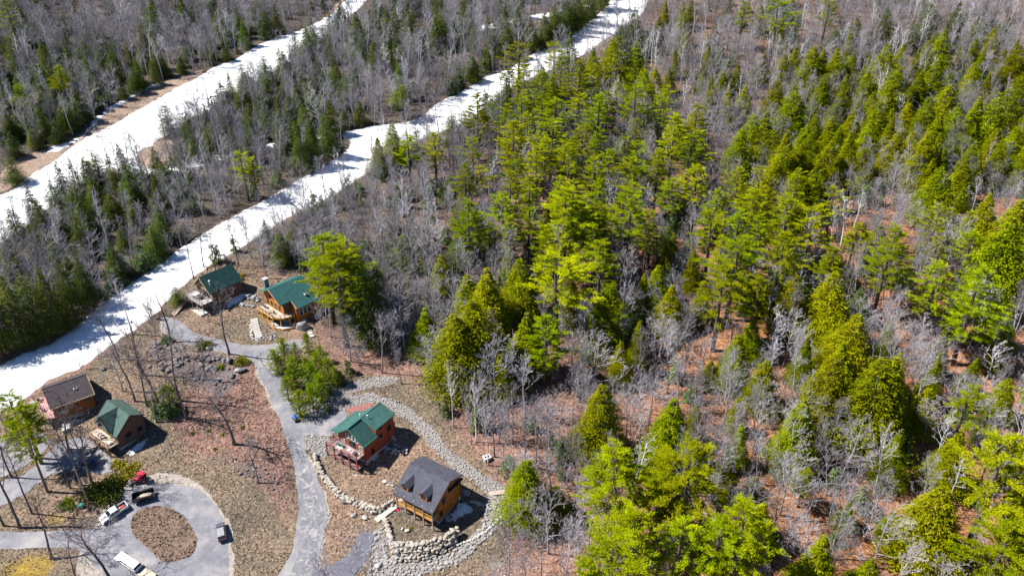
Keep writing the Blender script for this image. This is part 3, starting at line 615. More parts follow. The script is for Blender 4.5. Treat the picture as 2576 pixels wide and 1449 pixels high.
def bench(x,y,z,rz,rm,mat,label,w=1.6,cat='sofa',d=.75,name='deck_sofa'):
    v=rm@Vector((x,y,z)); t_=thing(name,label,cat,v,rz)
    MB().box(-w/2,w/2,-d/2,d/2,.0,.42).obj('seat',mat,t_,bev=.03); MB().box(-w/2,w/2,d/2-.16,d/2+.02,.44,.9).obj('backrest',mat,t_,bev=.03)
    for sx in (-1,1): MB().box(min(sx*w/2,sx*(w/2+.14)),max(sx*w/2,sx*(w/2+.14)),-d/2,d/2,0,.62).obj('armrest',mat,t_,bev=.03)
    return t_
def table(x,y,z,rz,rm,mat,label,w=1.2,d=.8,h=.72):
    v=rm@Vector((x,y,z)); t_=thing('deck_table',label,'table',v,rz)
    MB().box(-w/2,w/2,-d/2,d/2,h-.05,h).obj('tabletop',mat,t_)
    for sx in (-1,1):
        for sy in (-1,1): MB().box(sx*(w/2-.08)-.03,sx*(w/2-.08)+.03,sy*(d/2-.08)-.03,sy*(d/2-.08)+.03,0,h-.05).obj('leg',mat,t_)
    return t_
def RM(r): return Matrix.Translation(r.location)@Matrix.Rotation(r.rotation_euler[2],4,'Z')

# ================================================================== H1 : log house under the slate roof
P=dict(X=-13.46,Y=126.36,yaw=-.589,z0=-.19); h=house('log_house','orange log house with dark slate roof, two dormers and a long front porch',P); rm=RM(h)
L=11.18; i_=.48; wb=4.49; wf=6.41; zr=9.26; zb=7.88; zf=5.15
# main gable box : x -L+i..-i, back wall y=wb-i, front wall y=-3.91
kf=(zr-zf)/wf
gable_walls(h,-L+i_,-i_,-3.91,wb-i_,zr-kf*3.91-.28,zb+.05,0,zr-.26,'log_orange',0.0)
MB().box(-L+i_-.04,-i_+.04,-3.95,wb-i_+.04,-3,.55).obj('foundation','concrete',h)
MB().box(-L+i_+.3,-i_-.3,-3.99,-3.95,-2,2.2).obj('lower_wall','board_tan',h)
r1=roofslab(h,[(-L,0,zr),(0,0,zr),(0,wb,zb),(-L,wb,zb)],'roof_slate'); r2=roofslab(h,[(0,0,zr),(-L,0,zr),(-L,-wf,zf),(0,-wf,zf)],'roof_slate')
MB().beam((-L,0,zr+.05),(0,0,zr+.05),.3,.1).obj('ridge_cap','roof_slate',r2)
for q in range(26): pass
edge(r2,(0,-wf,zf),(0,0,zr),'trim_dark'); edge(r1,(0,0,zr),(0,wb,zb),'trim_dark'); edge(r2,(-L,-wf,zf),(0,-wf,zf),'trim_dark')
# cornice return on the gable end
MB().box(-i_+.005,.25,-.3,wb,zb-1.15,zb-1.0).obj('cornice','trim_dark',h)
for dx in (-8.75,-3.55):   # dormers
    y1=-5.0; zt=8.25; hw=1.0; ze=7.38; zbse=zr-kf*5.0
    dm=MB().prism([(dx-hw,y1,zbse-.1),(dx+hw,y1,zbse-.1),(dx+hw,y1,ze),(dx,y1,zt-.15),(dx-hw,y1,ze)],(0,4.6,0)).obj('dormer','log_orange',h)
    ov=1.25
    for sg in (-1,1):
        MB().slab([(dx,y1-.15,zt),(dx+sg*ov,y1-.15,ze-.12),(dx+sg*ov,y1+3.1,ze-.12),(dx,y1+4.2,zt)],.12).obj('dormer_roof','roof_slate',dm)
    f=win(dm,'y',dx,zbse+.95,.95,1.05,y1,-1,'frame_dark')
for (u,z,w_,h_) in ((2.45,6.55,.75,1.0),(.2,6.55,.75,1.0),(3.1,4.95,.8,1.1),(-1.9,5.0,.95,1.4),(-3.1,2.1,.95,1.35)):
    win(h,'x',u if u!=3.1 else 3.2,z if u!=3.1 else 6.0,w_,h_,-i_,1)
# porch
dz=2.44; yp=-(wf-.5)
MB().box(-L+i_,-i_,yp,-3.955,dz-.2,dz).obj('porch_floor','deck_tan',h)
MB().box(-L+i_,-i_,yp-.05,yp,dz-.45,dz+.02).obj('rim_board','deck_amber',h)
rail(h,[(-L+i_,yp),(-i_,yp)],dz,'deck_amber',1.05,bal=.28,post=2.55); rail(h,[(-i_,yp),(-i_,-4.0)],dz,'deck_amber',1.05,bal=.28)
for k in range(5):
    x=-L+i_+.05+k*(L-2*i_-.1)/4; MB().beam((x,yp-.02,-1.6),(x,yp-.02,zf+.35),.24).obj('post','post_grey',h)
for x in (-9.4,-7,-4.2,-1.8): win(h,'y',x,3.8,.9,1.3,-3.91,-1)
MB().box(-6.1,-5.2,-3.99,-3.92,dz,dz+2.1).obj('door','frame_dark',h)
for k,(z,) in enumerate([(q,) for q in np.arange(.7,6.6,.34)]):      # log ends at the corners
    MB().cyl((-i_+.12,-3.93,z),.13,.35,'x',8).obj('log_end','log_orange',h); 
    if z<6.5: MB().cyl((-i_+.12,wb-i_-.02,z),.13,.35,'x',8).obj('log_end','log_orange',h)
MB().cyl((-i_+.05,1.2,2.2),.09,.1,'x',10).obj('wall_lamp','white_metal',h)
MB().box(-i_+.001,-i_+.06,3.2,3.95,.2,1.7).obj('basement_door','frame_white',h)
ap=rm@Vector((1.0,-1.6,0)); ac=thing('heat_pump','grey outdoor heat pump unit in the shade right of the dark-roofed log house','heat pump',(ap.x,ap.y,Hf(ap.x,ap.y)),P['yaw'])
MB().box(-.45,.45,-.4,.4,.0,.85).obj('casing','grey_box',ac,bev=.03); MB().cyl((0,0,.87),.3,.05,'z',16).obj('fan_grille','trim_dark',ac)
rp=rm@Vector((-L+.8,-wf+.1,0)); rs=thing('sled','small red plastic sled lying at the left porch post of the dark-roofed house','sled',(rp.x,rp.y,Hf(rp.x,rp.y)+.05),.4)
MB().box(-.45,.45,-.25,.25,0,.07).obj('base','paint_red',rs); MB().box(-.45,-.4,-.25,.25,.07,.3).box(.4,.45,-.25,.25,.07,.3).obj('rim','paint_red',rs)
for k,x in enumerate((-9.6,-8.7,-6.8,-4.4)): chair(x,-4.9,dz,P['yaw']+(.2*k),rm,'wood_pale',['first pale wooden chair from the left on the dark-roofed house porch','second pale wooden chair from the left on the dark-roofed house porch','third pale wooden chair from the left on the dark-roofed house porch','rightmost pale wooden chair on the dark-roofed house porch'][k])

# ================================================================== H2 : red log house with green roof
P=dict(X=-37.98,Y=140.79,yaw=.994,z0=.056); h=house('log_house','red-stained log house with green roof and a mauve deck on its front gable',P); rm=RM(h)
L=11.44; w=4.6; zr=9.17; ze=5.76; a1=4.44; ws=4.2; zs=7.8; fi=.6
k=(zr-ze)/w
gable_walls(h,fi,L-.5,-(w-.45),w-.45,ze+.15,ze+.15,0,zr-.28,'log_red',.9)
MB().box(fi-.04,L-.46,-(w-.41),w-.41,-3,.95).obj('foundation','concrete',h)
MB().prism([(a1+.25,0,zr-.35),(a1+.25,-(w-.452),zs-.4),(a1+.25,-(w-.452),ze-.6),(a1+.25,0,ze-.6)],(L-.55-a1-.25,0,0)).obj('shed_dormer','log_red',h)
r1=roofslab(h,[(0,0,zr),(0,w,ze),(L-1.5,w,ze),(L,0,zr)],'roof_green')
r2=roofslab(h,[(0,0,zr),(0,-w,ze),(a1+.6,-w,ze),(a1+.6,0,zr)],'roof_green'); r3=roofslab(h,[(a1,0,zr+.13),(a1,-ws-.35,zs),(L,-ws-.35,zs),(L,0,zr+.13)],'roof_green')
MB().beam((0,0,zr+.06),(L,0,zr+.18),.25,.1).obj('ridge_cap','roof_green',r1)
roofslab(h,[(-.1+.8,w,ze),(.8,w+2.3,ze-.75),(9.5,w+2.3,ze-.75),(9.9,w,ze)],'roof_green',.15,name='porch_roof')
edge(r1,(0,0,zr),(0,w,ze),'trim_green'); edge(r2,(0,-w,ze),(0,0,zr),'trim_green'); edge(r3,(a1,-ws-.35,zs),(a1,0,zr+.13),'trim_green'); edge(r2,(0,-w,ze),(a1,-w,ze),'trim_green')
ventpipe(h,4.8,.6,zr-.2,.9); ventpipe(h,5.6,-1.0,zr-.35,.9)
dk=2.2; dz=3.2; x0=-dk; y1=5.6; y0=-(w-.5)
MB().box(x0,fi-.005,y0,y1,dz-.22,dz).obj('deck_floor','deck_mauve',h); MB().box(fi-.005,3.6,w-.44,y1,dz-.22,dz).obj('deck_floor','deck_mauve',h)
MB().box(x0,fi-.1,y0,y1-.1,.15,.32).obj('lower_deck_floor','deck_mauve',h)
rail(h,[(x0+.05,y0+.05),(x0+.05,y1-.05),(3.5,y1-.05)],dz,'rail_red',1.0,post=2.4,bars=2); rail(h,[(fi,y0+.05),(x0+.05,y0+.05)],dz,'rail_red',1.0,bars=2)
rail(h,[(x0+.05,y0+.05),(x0+.05,y1-.05)],.32,'log_amber' if 0 else 'rail_red',1.0,post=2.4,bars=2,name='lower_railing'); rail(h,[(fi,y0+.05),(x0+.05,y0+.05)],.32,'rail_red',1.0,bars=2,name='lower_railing')
for q in range(5):
    y=y0+.05+(y1-y0-.1)*q/4; MB().beam((x0-.06,y,-1.4),(x0-.06,y,dz+1.1),.2).obj('post','rail_red',h)
MB().beam((.2,y1-.1,dz),(.2,y1-.1,ze-.45),.16).obj('post','rail_red',h)
MB().box(x0-.9,fi,y0-.1,y1,-1.15,-.78).obj('slab','concrete',h)
for (u,z,w_,h_) in ((2.6,4.2,.9,.9),(-2.9,4.1,.9,1.1),(-3.55,4.1,.01,.01))[:2]: win(h,'x',u,z,w_,h_,fi,-1,'frame_white')
for u,hh in ((1.1,6.9),(.1,7.0),(-.9,6.9),(-1.9,6.5)): win(h,'x',u,hh-.6,.62,1.5 if abs(u)<1.5 else 1.0,fi,-1,'frame_white',False)
MB().box(fi-.06,fi-.01,-1.2,.7,dz,dz+2.1).obj('sliding_door','glass',h)
for (u,z,w_,h_) in ((3.1,2.2,.9,1.3),(2.7,5.3,.7,.7),(6.2,4.6,.9,.9),(9.2,5.0,1.1,1.5),(6.3,7.0,.8,.6),(9.3,7.0,.8,.6)): win(h,'y',u,z,w_,h_,-(w-.45),-1,'frame_dark')
for z in np.arange(1.0,5.6,.34): MB().cyl((fi-.15,-(w-.47),z),.13,.35,'x',8).obj('log_end','log_red',h)
for z in np.arange(1.0,5.6,.34): MB().cyl((L-.35,-(w-.47),z),.13,.35,'x',8).obj('log_end','log_red',h)
MB().box(L-1.9,L-1.0,-(w-.45)-.25,-(w-.45)-.01,1.2,1.9).obj('meter_box','grey_box',h)
chair(-.6,3.2,dz,P['yaw']+2.0,rm,'plastic_green','left green plastic chair on the red log house deck'); chair(-.5,1.9,dz,P['yaw']+1.2,rm,'plastic_green','right green plastic chair on the red log house deck')
v=rm@Vector((-1.1,2.4,dz)); o=MB().box(-.9,.9,-.9,.9,.0,.025).obj('deck_rug','rug'); o.location=v; o.rotation_euler=(0,0,P['yaw']); tag(o,'pale square rug on the red log house deck','rug')
bench(-.7,-.3,dz,P['yaw']-1.6,rm,'cushion','left pinkish cushioned sofa on the red log house deck',1.3); bench(-.9,-1.6,dz,P['yaw']-1.6,rm,'cushion','right pinkish cushioned sofa on the red log house deck',1.1)
table(-1.2,-2.5,dz,P['yaw'],rm,'trim_dark','dark square grill table near the corner of the red log house deck',.9,.9,.8)
v=rm@Vector((-.8,-3.3,dz)); o=MB().box(-.8,.8,-.5,.5,.0,.025).obj('deck_rug','rug'); o.location=v; o.rotation_euler=(0,0,P['yaw']); tag(o,'pale narrow mat at the right end of the red log house deck','rug')

# ================================================================== H3 : lodge with teal roof
P=dict(X=-68.46,Y=190.19,yaw=.823,z0=.009); h=house('log_lodge','amber log lodge with teal roof, stone chimney and a two-level orange deck',P); rm=RM(h)
L=11.5; zr=9.4; w=5.1; ze=6.1; w2=7.6; z2=4.55; a1=3.7; fi=1.2; wl=5.3
gable_walls(h,fi,L-.5,-(w-.5),wl-.5,ze+.15,ze+.2,0,zr-.28,'log_amber',.3)
MB().box(a1+.1,L-.5,-(w2-.6),-(w-.52),-1.5,z2+.15).obj('side_wing','log_amber',h)
MB().box(fi-.04,L-.46,-(w-.46),wl-.46,-3,.4).obj('foundation','concrete',h)
r1=roofslab(h,[(0,0,zr),(0,5.4,6.75),(L,5.4,6.75),(L,0,zr)],'roof_teal'); r2=roofslab(h,[(0,0,zr),(L,0,zr),(L,-w2,z2),(a1,-w2,z2),(a1,-w,ze),(0,-w,ze)],'roof_teal')
edge(r1,(0,0,zr),(0,5.4,6.75),'trim_green'); edge(r2,(0,-w,ze),(0,0,zr),'trim_tan'); edge(r2,(a1,-w2,z2),(a1,-w,ze),'trim_tan'); edge(r2,(a1,-w2,z2),(L,-w2,z2),'trim_green')
sk=MB().box(8.2,8.9,-5.5,-4.7,z2+1.6,z2+1.95).obj('skylight','frame_white',h); MB().box(8.28,8.82,-5.42,-4.78,z2+1.951,z2+2.0).obj('pane','glass',sk)
ch=MB().box(2.0,3.3,4.9,6.0,-1,9.6).obj('chimney','stone_chim',h); MB().box(1.85,3.45,4.75,6.15,9.6,9.8).obj('chimney_cap','concrete',ch)
dz=2.41; 
# upper deck with a cut corner
dp=[(fi,wl-.6),(-1.9,wl-.6),(-1.9,-3.6),(-.6,-5.6),(1.6,-6.6),(3.4,-6.6),(3.4,-4.65),(fi,-4.65)]
MB().slab([(x,y,dz) for x,y in dp],.2).obj('deck_floor','deck_tan',h)
rail(h,[dp[0],dp[1],dp[2],dp[3],dp[4],dp[5]],dz,'rail_brown',1.0,bars=2,post=1.6)
rm_=MB()
for a,b_ in ((dp[1],dp[2]),(dp[2],dp[3]),(dp[3],dp[4]),(dp[4],dp[5])): rm_.beam((*a,dz-.25),(*b_,dz-.25),.12,.42)
rm_.obj('rim_board','deck_amber',h)
for x,y in ((-1.8,4.6),(-1.8,2.0),(-1.8,-.8),(-1.8,-3.5),(-.6,-5.4),(1.6,-6.4),(3.3,-6.4)): MB().beam((x,y,-1.6),(x,y,dz-.1),.24).obj('post','deck_amber',h)
# lower deck
lp=[(fi,-.5),(-2.2,-.5),(-2.4,-4.3),(-1.0,-6.9),(1.5,-8.2),(3.6,-8.2),(3.6,-4.7),(fi,-4.7)]
MB().slab([(x,y,-.3) for x,y in lp],.15).obj('lower_deck_floor','deck_grey',h)
sk_=MB()
for a,b_ in zip(lp[1:5],lp[2:6]): sk_.beam((*a,-.85),(*b_,-.85),.12,.95); 
sk_.obj('deck_skirt','deck_amber',h)
rail(h,[(-2.2,4.0),(-2.2,-.5),(-2.4,-4.3)],-.6,'deck_amber',1.05,bal=.3,name='lower_railing'); rail(h,[lp[4],lp[5]],-.3,'rail_brown',.9,name='lower_railing',bars=2)
for y in (3.2,1.2,-.8,-2.8): win(h,'x',y,dz+1.25,1.15,2.2,fi,-1,'deck_amber',False)
win(h,'x',1.2,6.3,1.3,1.2,fi,-1,'frame_dark'); win(h,'x',-.8,6.3,1.3,1.2,fi,-1,'frame_dark')
for x in (5.2,6.6,8.0): win(h,'y',x,2.6,1.1,1.9,-(w2-.6),-1,'frame_white')
for q in range(11): MB().cyl((2.45,-(w-.5)-.12,3+q*.28),.12,2.4,'x',8).obj('log_course','log_brown',h)
posts(h,[(a1-.1,-(w2-.3))],-.5,z2,'log_amber',.26)
table(-.4,-.6,dz,P['yaw'],rm,'trim_tan','light table in the middle of the lodge deck'); 
for k,(x,y,r_) in enumerate(((-.4,.4,0),(-.4,-1.6,3.1),(-1.2,-.6,1.5))): chair(x,y,dz,P['yaw']+r_,rm,'wood_pale','pale chair '+['behind','before','left of'][k]+' the light table on the lodge deck')
for k,y in enumerate((3.4,2.5)): chair(-.2,y,dz,P['yaw']+1.5,rm,'trim_dark','dark chair at the far end of the lodge deck, '+['nearer the wall','nearer the table'][k])

# ================================================================== H4 : upper cabin
P=dict(X=-89.70,Y=195.85,yaw=.886,z0=.039); h=house('log_cabin','brown cabin with dark green roof and pale front deck beside the ski trail',P); rm=RM(h)
L=10.93; zr=9.1; w=4.47; ze=5.0; fi=.8
gable_walls(h,fi,L-.5,-(w-.4),w-.4,ze+.2,ze+.2,0,zr-.3,'board_dark',-.5)
MB().prism([(fi-.05,-(w-.5),2.7),(fi-.05,w-.5,2.7),(fi-.05,w-.5,5.1),(fi-.05,0,zr-.5),(fi-.05,-(w-.5),5.1)],(.045,0,0)).obj('front_wall','board_tan',h)
MB().box(fi-.04,L-.46,-(w-.36),w-.36,-3,.2).obj('foundation','concrete',h)
r1=roofslab(h,[(0,0,zr),(0,w,ze),(L,w,ze),(L,0,zr)],'roof_dkgreen'); r2=roofslab(h,[(0,0,zr),(0,-w,ze),(L,-w,ze),(L,0,zr)],'roof_dkgreen')
edge(r2,(0,-w,ze),(0,0,zr),'trim_tan'); edge(r1,(0,0,zr),(0,w,ze),'trim_tan')
ventpipe(h,1.6,-2.6,6.9,1.2,r=.15)
for y,z,w_,h_ in ((2.4,3.9,1.2,1.7),(.9,3.9,1.2,1.7),(-.7,3.9,1.2,1.7),(-2.4,3.9,1.2,1.7),(.8,6.3,1.2,1.2),(-.8,6.3,1.2,1.2)): win(h,'x',y,z,w_,h_,fi-.05,-1,'frame_dark')
dz=2.6; x0=-2.7
MB().box(x0,fi-.055,-(w-.4),w+.4,dz-.2,dz).obj('deck_floor','deck_grey',h); MB().box(x0-.05,x0,-(w-.4),w+.4,dz-.5,dz+.02).obj('rim_board','rail_grey',h)
rail(h,[(fi,w+.35),(x0+.05,w+.35),(x0+.05,-(w-.45)),(fi,-(w-.45))],dz,'rail_grey',1.0,bars=2,post=1.5)
for q in range(4): MB().beam((x0+.1,-(w-.5)+q*2.9,-1.5),(x0+.1,-(w-.5)+q*2.9,dz-.2),.2).obj('post','rail_grey',h)
MB().box(x0-1.0,x0+1.6,-(w-.4),w+.2,-.75,-.4).obj('patio_slab','concrete',h); MB().box(x0-1.05,x0-1.0,-(w-.4),w+.2,-1.1,-.35).obj('patio_curb','wood_pale',h)
table(-1.0,0,dz,P['yaw'],rm,'trim_dark','dark long table on the upper cabin deck',1.0,2.2)
for k,(x,y) in enumerate(((-1.8,1.6),(-1.8,.5),(-1.8,-.6),(-.2,1.2),(-.2,0),(-.2,-1.2))): chair(x,y,dz,P['yaw']+(1.57 if x<-1 else -1.57),rm,'trim_dark',('outer ' if x<-1 else 'inner ')+['left','middle','right'][k%3]+' dark chair at the long table on the upper cabin deck')
for y,z in ((4.5,3.9),): win(h,'y',7.0,3.6,.9,1.3,-(w-.4),-1,'frame_white')
o=MB(); MB
sp_=[G(436,793),G(470,762)]; st=thing('wooden_steps','pale plank steps with a rail climbing to the upper cabin deck','steps',sp_[0],math.atan2(sp_[1].y-sp_[0].y,sp_[1].x-sp_[0].x)); LL=(sp_[1]-sp_[0]).length; dzz=sp_[1].z-sp_[0].z+1.2
for q in range(9): x=LL*(q+.5)/9; z=dzz*(q+1)/9; MB().box(x-.35,x+.35,-.75,.75,z-.1,z).obj('tread','plank',st)
for sg in (-1,1): MB().beam((0,sg*.8,.9),(LL,sg*.8,dzz+.9),.08).beam((0,sg*.8,0),(LL,sg*.8,dzz),.08,.25).beam((0,sg*.8,-.5),(0,sg*.8,.95),.1).beam((LL,sg*.8,dzz-1.5),(LL,sg*.8,dzz+.95),.1).beam((LL/2,sg*.8,dzz/2-.8),(LL/2,sg*.8,dzz/2+.95),.1).obj('stringer','rail_brown',st)

# ================================================================== H5 : grey-roofed cabin bottom left
P=dict(X=-116.1,Y=155.4,yaw=.663,z0=.027); h=house('log_cabin','rust-coloured cabin with grey-brown roof, skylight and a pink side deck',P); rm=RM(h)
L=10.14; zr=7.0; w=5.9; ze=4.3
gable_walls(h,.5,L-.5,-(w-.5),w-.3,ze+.15,ze,0,zr-.28,'log_rust',-.2)
MB().box(.46,L-.46,-(w-.46),w-.26,-3,.3).obj('foundation','concrete',h)
r1=roofslab(h,[(0,0,zr),(.4,w+.2,4.1),(L-.3,w+.2,4.1),(L,0,zr)],'roof_grey'); r2=roofslab(h,[(0,0,zr),(0,-w-.1,ze),(L,-w-.1,ze),(L,0,zr)],'roof_grey')
MB().beam((0,0,zr+.04),(L,0,zr+.04),.25,.08).obj('ridge_cap','trim_dark',r2); edge(r2,(0,-w-.1,ze),(L,-w-.1,ze),'trim_tan'); edge(r2,(L,-w-.1,ze),(L,0,zr),'trim_tan')
sk=MB().box(6.3,7.1,-3.2,-2.2,5.3,5.95).obj('skylight','frame_white',h); MB().box(6.38,7.02,-3.12,-2.28,5.951,6.0).obj('pane','glass',sk)
for x,z,w_,h_ in ((8.4,2.9,.9,1.1),(5.4,2.7,1.0,.8),(2.2,2.7,1.0,1.0)): win(h,'y',x,z,w_,h_,-(w-.5),-1)
dz=1.5
MB().box(-2.2,.5,-(w-.4),w-.5,dz-.2,dz).obj('deck_floor','deck_pink',h); rail(h,[(.5,w-.5),(-2.15,w-.5),(-2.15,-(w-.45)),(.5,-(w-.45))],dz,'rail_black',1.0,bars=2,post=2.2)
for q in range(5): MB().beam((-2.1,-(w-.5)+q*2.6,-1.5),(-2.1,-(w-.5)+q*2.6,dz-.2),.18).obj('post','rail_brown',h)
MB().box(.4,.5,-2.5,-1.5,dz,dz+2).obj('door','frame_white',h)
chair(-1.2,3.4,dz,P['yaw']+1,rm,'trim_dark','left dark chair on the pink cabin deck'); chair(-.8,4.3,dz,P['yaw']+2,rm,'wood_pale','pale chair at the far corner of the pink cabin deck'); chair(-1.2,-1.2,dz,P['yaw']+1.5,rm,'trim_dark','middle dark chair on the pink cabin deck')
pv=rm@Vector((3.6,-7.3,0)); pl=thing('lumber_stack','stack of pale boards lying beside the grey-roofed cabin in its shade','lumber',(pv.x,pv.y,Hf(pv.x,pv.y)),P['yaw'])
for q in range(7): MB().box(-2.4+.25*(q%3),2.6-.2*q,-.75+q*.21,-.57+q*.21,.05,.18+.04*(q%2)).obj('board','frame_white',pl)
pv=rm@Vector((1.6,-9.0,0)); pl=thing('shed_box','pale storage box on the shaded ground in front of the grey-roofed cabin','storage box',(pv.x,pv.y,Hf(pv.x,pv.y)),P['yaw'])
MB().box(-.9,.9,-.55,.55,0,.7).obj('body','grey_box',pl,bev=.04); MB().slab([(-.95,-.6,.8),(.95,-.6,.8),(.95,.6,.86),(-.95,.6,.86)],.1).obj('lid','frame_white',pl)

# ================================================================== H6 : cross gable cabin
P=dict(X=-90.80,Y=146.31,yaw=-.637,z0=.281); h=house('log_cabin','dark brown cabin with sage green cross-gable roof and a cream deck',P); rm=RM(h)
L=9.96; zr=7.5; w=4.4; ze=3.55; wb=3.3; zb=5.6; i_=.5
kf=(zr-ze)/w
gable_walls(h,-L+i_,-i_,-(w-.4),wb-.3,ze+.2,zb+.1,0,zr-.28,'board_dark',-1.5)
MB().box(-L+i_-.04,-i_+.04,-(w-.36),wb-.26,-4,-.1).obj('foundation','concrete',h)
r1=roofslab(h,[(-L,0,zr),(0,0,zr),(0,wb,zb),(-L,wb,zb)],'roof_sage'); r2=roofslab(h,[(-L,0,zr),(0,0,zr),(0,-w,ze),(-L,-w,ze)],'roof_sage')
edge(r2,(0,-w,ze),(0,0,zr),'trim_dark'); edge(r1,(0,0,zr),(0,wb,zb),'trim_dark'); edge(r2,(-L,-w,ze),(-L,0,zr),'trim_dark')
gx0=-5.2; gw=3.3; zg=zr+.1; yg=-4.75
cg=MB().prism([(gx0-gw+.4,-4.15,ze-.9),(gx0+gw-.4,-4.15,ze-.9),(gx0+gw-.4,-4.15,zg-gw*1.05+.15),(gx0,-4.15,zg-.35),(gx0-gw+.4,-4.15,zg-gw*1.05+.15)],(0,2.4,0)).obj('cross_gable','board_tan',h)
zl=zg-gw*1.05
for sg in (-1,1): roofslab(h,[(gx0,yg,zg),(gx0+sg*gw,yg,zl),(gx0+sg*gw,yg+.6,zl),(gx0,.2,zg)],'roof_sage',.16,name='cross_roof')
MB().beam((gx0,yg,zg-.1),(gx0-gw,yg,zl-.1),.12,.26).beam((gx0,yg,zg-.1),(gx0+gw,yg,zl-.1),.12,.26).obj('barge_board','trim_dark',h)
for dx in (-1.0,0,1.0): win(cg,'y',gx0+dx,5.0 if dx else 5.3,.75,1.2,-4.15,-1,'frame_white',False)
dz=1.55; dk=2.6; yd=-(w-.4)-dk
MB().box(-L+i_,-i_,yd,-(w-.395),dz-.2,dz).obj('deck_floor','deck_cream',h); MB().box(-L+i_,-i_,yd-.06,yd,dz-.4,dz+.03).obj('rim_board','rail_brown',h)
rail(h,[(-L+i_,-(w-.4)),(-L+i_,yd+.05),(-i_,yd+.05),(-i_,-(w-.4))],dz,'rail_brown',1.0,bal=.3)
for q in range(5): MB().beam((-L+i_+.1+q*(L-2*i_-.2)/4,yd+.1,-2.5),(-L+i_+.1+q*(L-2*i_-.2)/4,yd+.1,dz-.2),.18).obj('post','rail_black',h)
ln=MB()
for q in range(8):
    x=-L+i_+.1+q*(L-2*i_-.2)/8; x2=x+(L-2*i_-.2)/8; ln.beam((x,yd,-1.2 if q%2 else dz-.4),(x2,yd,dz-.4 if q%2 else -1.2),.09)
ln.obj('brace','rail_black',h)
for x in (-7.6,-6.2,-4.0,-2.6): win(h,'y',x,2.7,.95,1.7,-(w-.4),-1,'board_tan')
for u,z,w_,h_ in ((-1.4,2.2,1.4,1.2),(.7,5.2,1.1,1.1),(1.6,2.2,1,1.1)): win(h,'x',u,z,w_,h_,-i_,1)
MB().beam((-3.2,yd,dz-.1),(-5.2,yd-.1,dz-.1),.05).obj('ledger','rail_black',h)
for k,x in enumerate((-7.5,-6.3,-5.2)): bench(x,-5.3,dz,P['yaw']+.5*k,rm,'cushion',['left','middle','right'][k]+' lounge chair on the cream deck of the cross-gable cabin',.8,cat='lounge chair',name='lounge_chair')
table(-1.8,yd+1.0,dz,P['yaw'],rm,'frame_white','small white table at the right end of the cream deck',.8,.8)
pv=rm@Vector((-6.2,yd-1.8,0)); pt=thing('picnic_table','weathered plank picnic table below the cream deck','picnic table',(pv.x,pv.y,Hf(pv.x,pv.y)),P['yaw']+.35)
for q in range(3): MB().box(-.9,.9,-.38+q*.27,-.15+q*.27,.70,.75).obj('tabletop_board','plank',pt)
for sg in (-1,1):
    MB().box(-.9,.9,sg*.75-.14,sg*.75+.14,.42,.47).obj('bench_seat','plank',pt)
    MB().beam((sg*.65,-.85,0),(sg*.65,.2,.72),.09).beam((sg*.65,.85,0),(sg*.65,-.2,.72),.09).obj('leg','plank',pt)

# ------------------------------------------------------------------ steps, bridge, small yard things
def steps(u0,v0,u1,v1,wd,n,mat,label,name='stone_steps',rise=0.3):
    a=G(u0,v0); b_=G(u1,v1); rz=math.atan2(b_.y-a.y,b_.x-a.x); Lh=math.hypot(b_.x-a.x,b_.y-a.y)
    t_=thing(name,label,'steps',a,rz)
    for q in range(n):
        x=Lh*(q+.5)/n; wx=a+(b_-a)*((q+.5)/n); z=Hf(wx.x,wx.y)-a.z+rise
        MB().box(x-Lh/n*.46,x+Lh/n*.46,-wd/2*random.uniform(.9,1.08),wd/2*random.uniform(.9,1.08),z-.6,z).obj('step',mat,t_,bev=.03)
    return t_
steps(652,851,638,803,2.0,11,'palestone','curved flight of pale flat stone steps rising to the lodge deck')
steps(946,1310,998,1272,1.5,12,'palestone','straight flight of white stone steps left of the dark-roofed house porch')
steps(786,850,762,800,1.2,7,'palestone','narrow stone steps right of the huge split boulder')
a=G(1231,1244); b_=G(1273,1238); bt=thing('footbridge','pale plank footbridge over the stone ditch behind the dark-roofed house','footbridge',a,math.atan2(b_.y-a.y,b_.x-a.x)); LL=math.hypot(b_.x-a.x,b_.y-a.y); zz=b_.z-a.z
for q in range(4): MB().add([(0,-.62+q*.31,.35),(LL,-.62+q*.31,.35+zz),(LL,-.34+q*.31,.35+zz),(0,-.34+q*.31,.35),(0,-.62+q*.31,.28),(LL,-.62+q*.31,.28+zz),(LL,-.34+q*.31,.28+zz),(0,-.34+q*.31,.28)],[(0,1,2,3),(7,6,5,4),(0,4,5,1),(1,5,6,2),(2,6,7,3),(3,7,4,0)]).obj('plank','plank',bt)
MB().beam((0,-.5,.2),(LL,-.5,.2+zz),.12,.2).beam((0,.5,.2),(LL,.5,.2+zz),.12,.2).obj('girder','rail_grey',bt)
p=G(1225,1156); bx=thing('transformer_box','white utility box with two dark panels at the wood edge above the riprap','utility box',p,.5)
MB().box(-.8,.8,-.65,.65,-.1,.85).obj('cabinet','grey_box',bx,bev=.03); MB().box(-.88,.88,-.73,.73,.851,.95).obj('lid','frame_white',bx)
for sx in (-1,1): MB().box(sx*.36-.25,sx*.36+.25,-.4,.4,.953,.98).obj('panel','paint_navy',bx)
for (u,v,lb) in ((967,1211,'left of two round septic lids on the slope between the log houses'),(985,1216,'right, darker of two round septic lids between the log houses')):
    p=G(u,v); o=MB().cyl((0,0,.08),.55,.2,'z',20).obj('septic_lid','concrete' if u<970 else 'ledge'); o.location=p; tag(o,lb,'septic lid')
p=G(188,1300-18); gb=thing('green_box','small green utility box beside the round bush on the brown island','utility box',G(204,1262+14),.3); MB().box(-.5,.5,-.4,.4,0,.8).obj('cabinet','grey_box',gb,bev=.04); MB().box(-.54,.54,-.44,.44,.801,.86).obj('lid','plastic_green',gb)

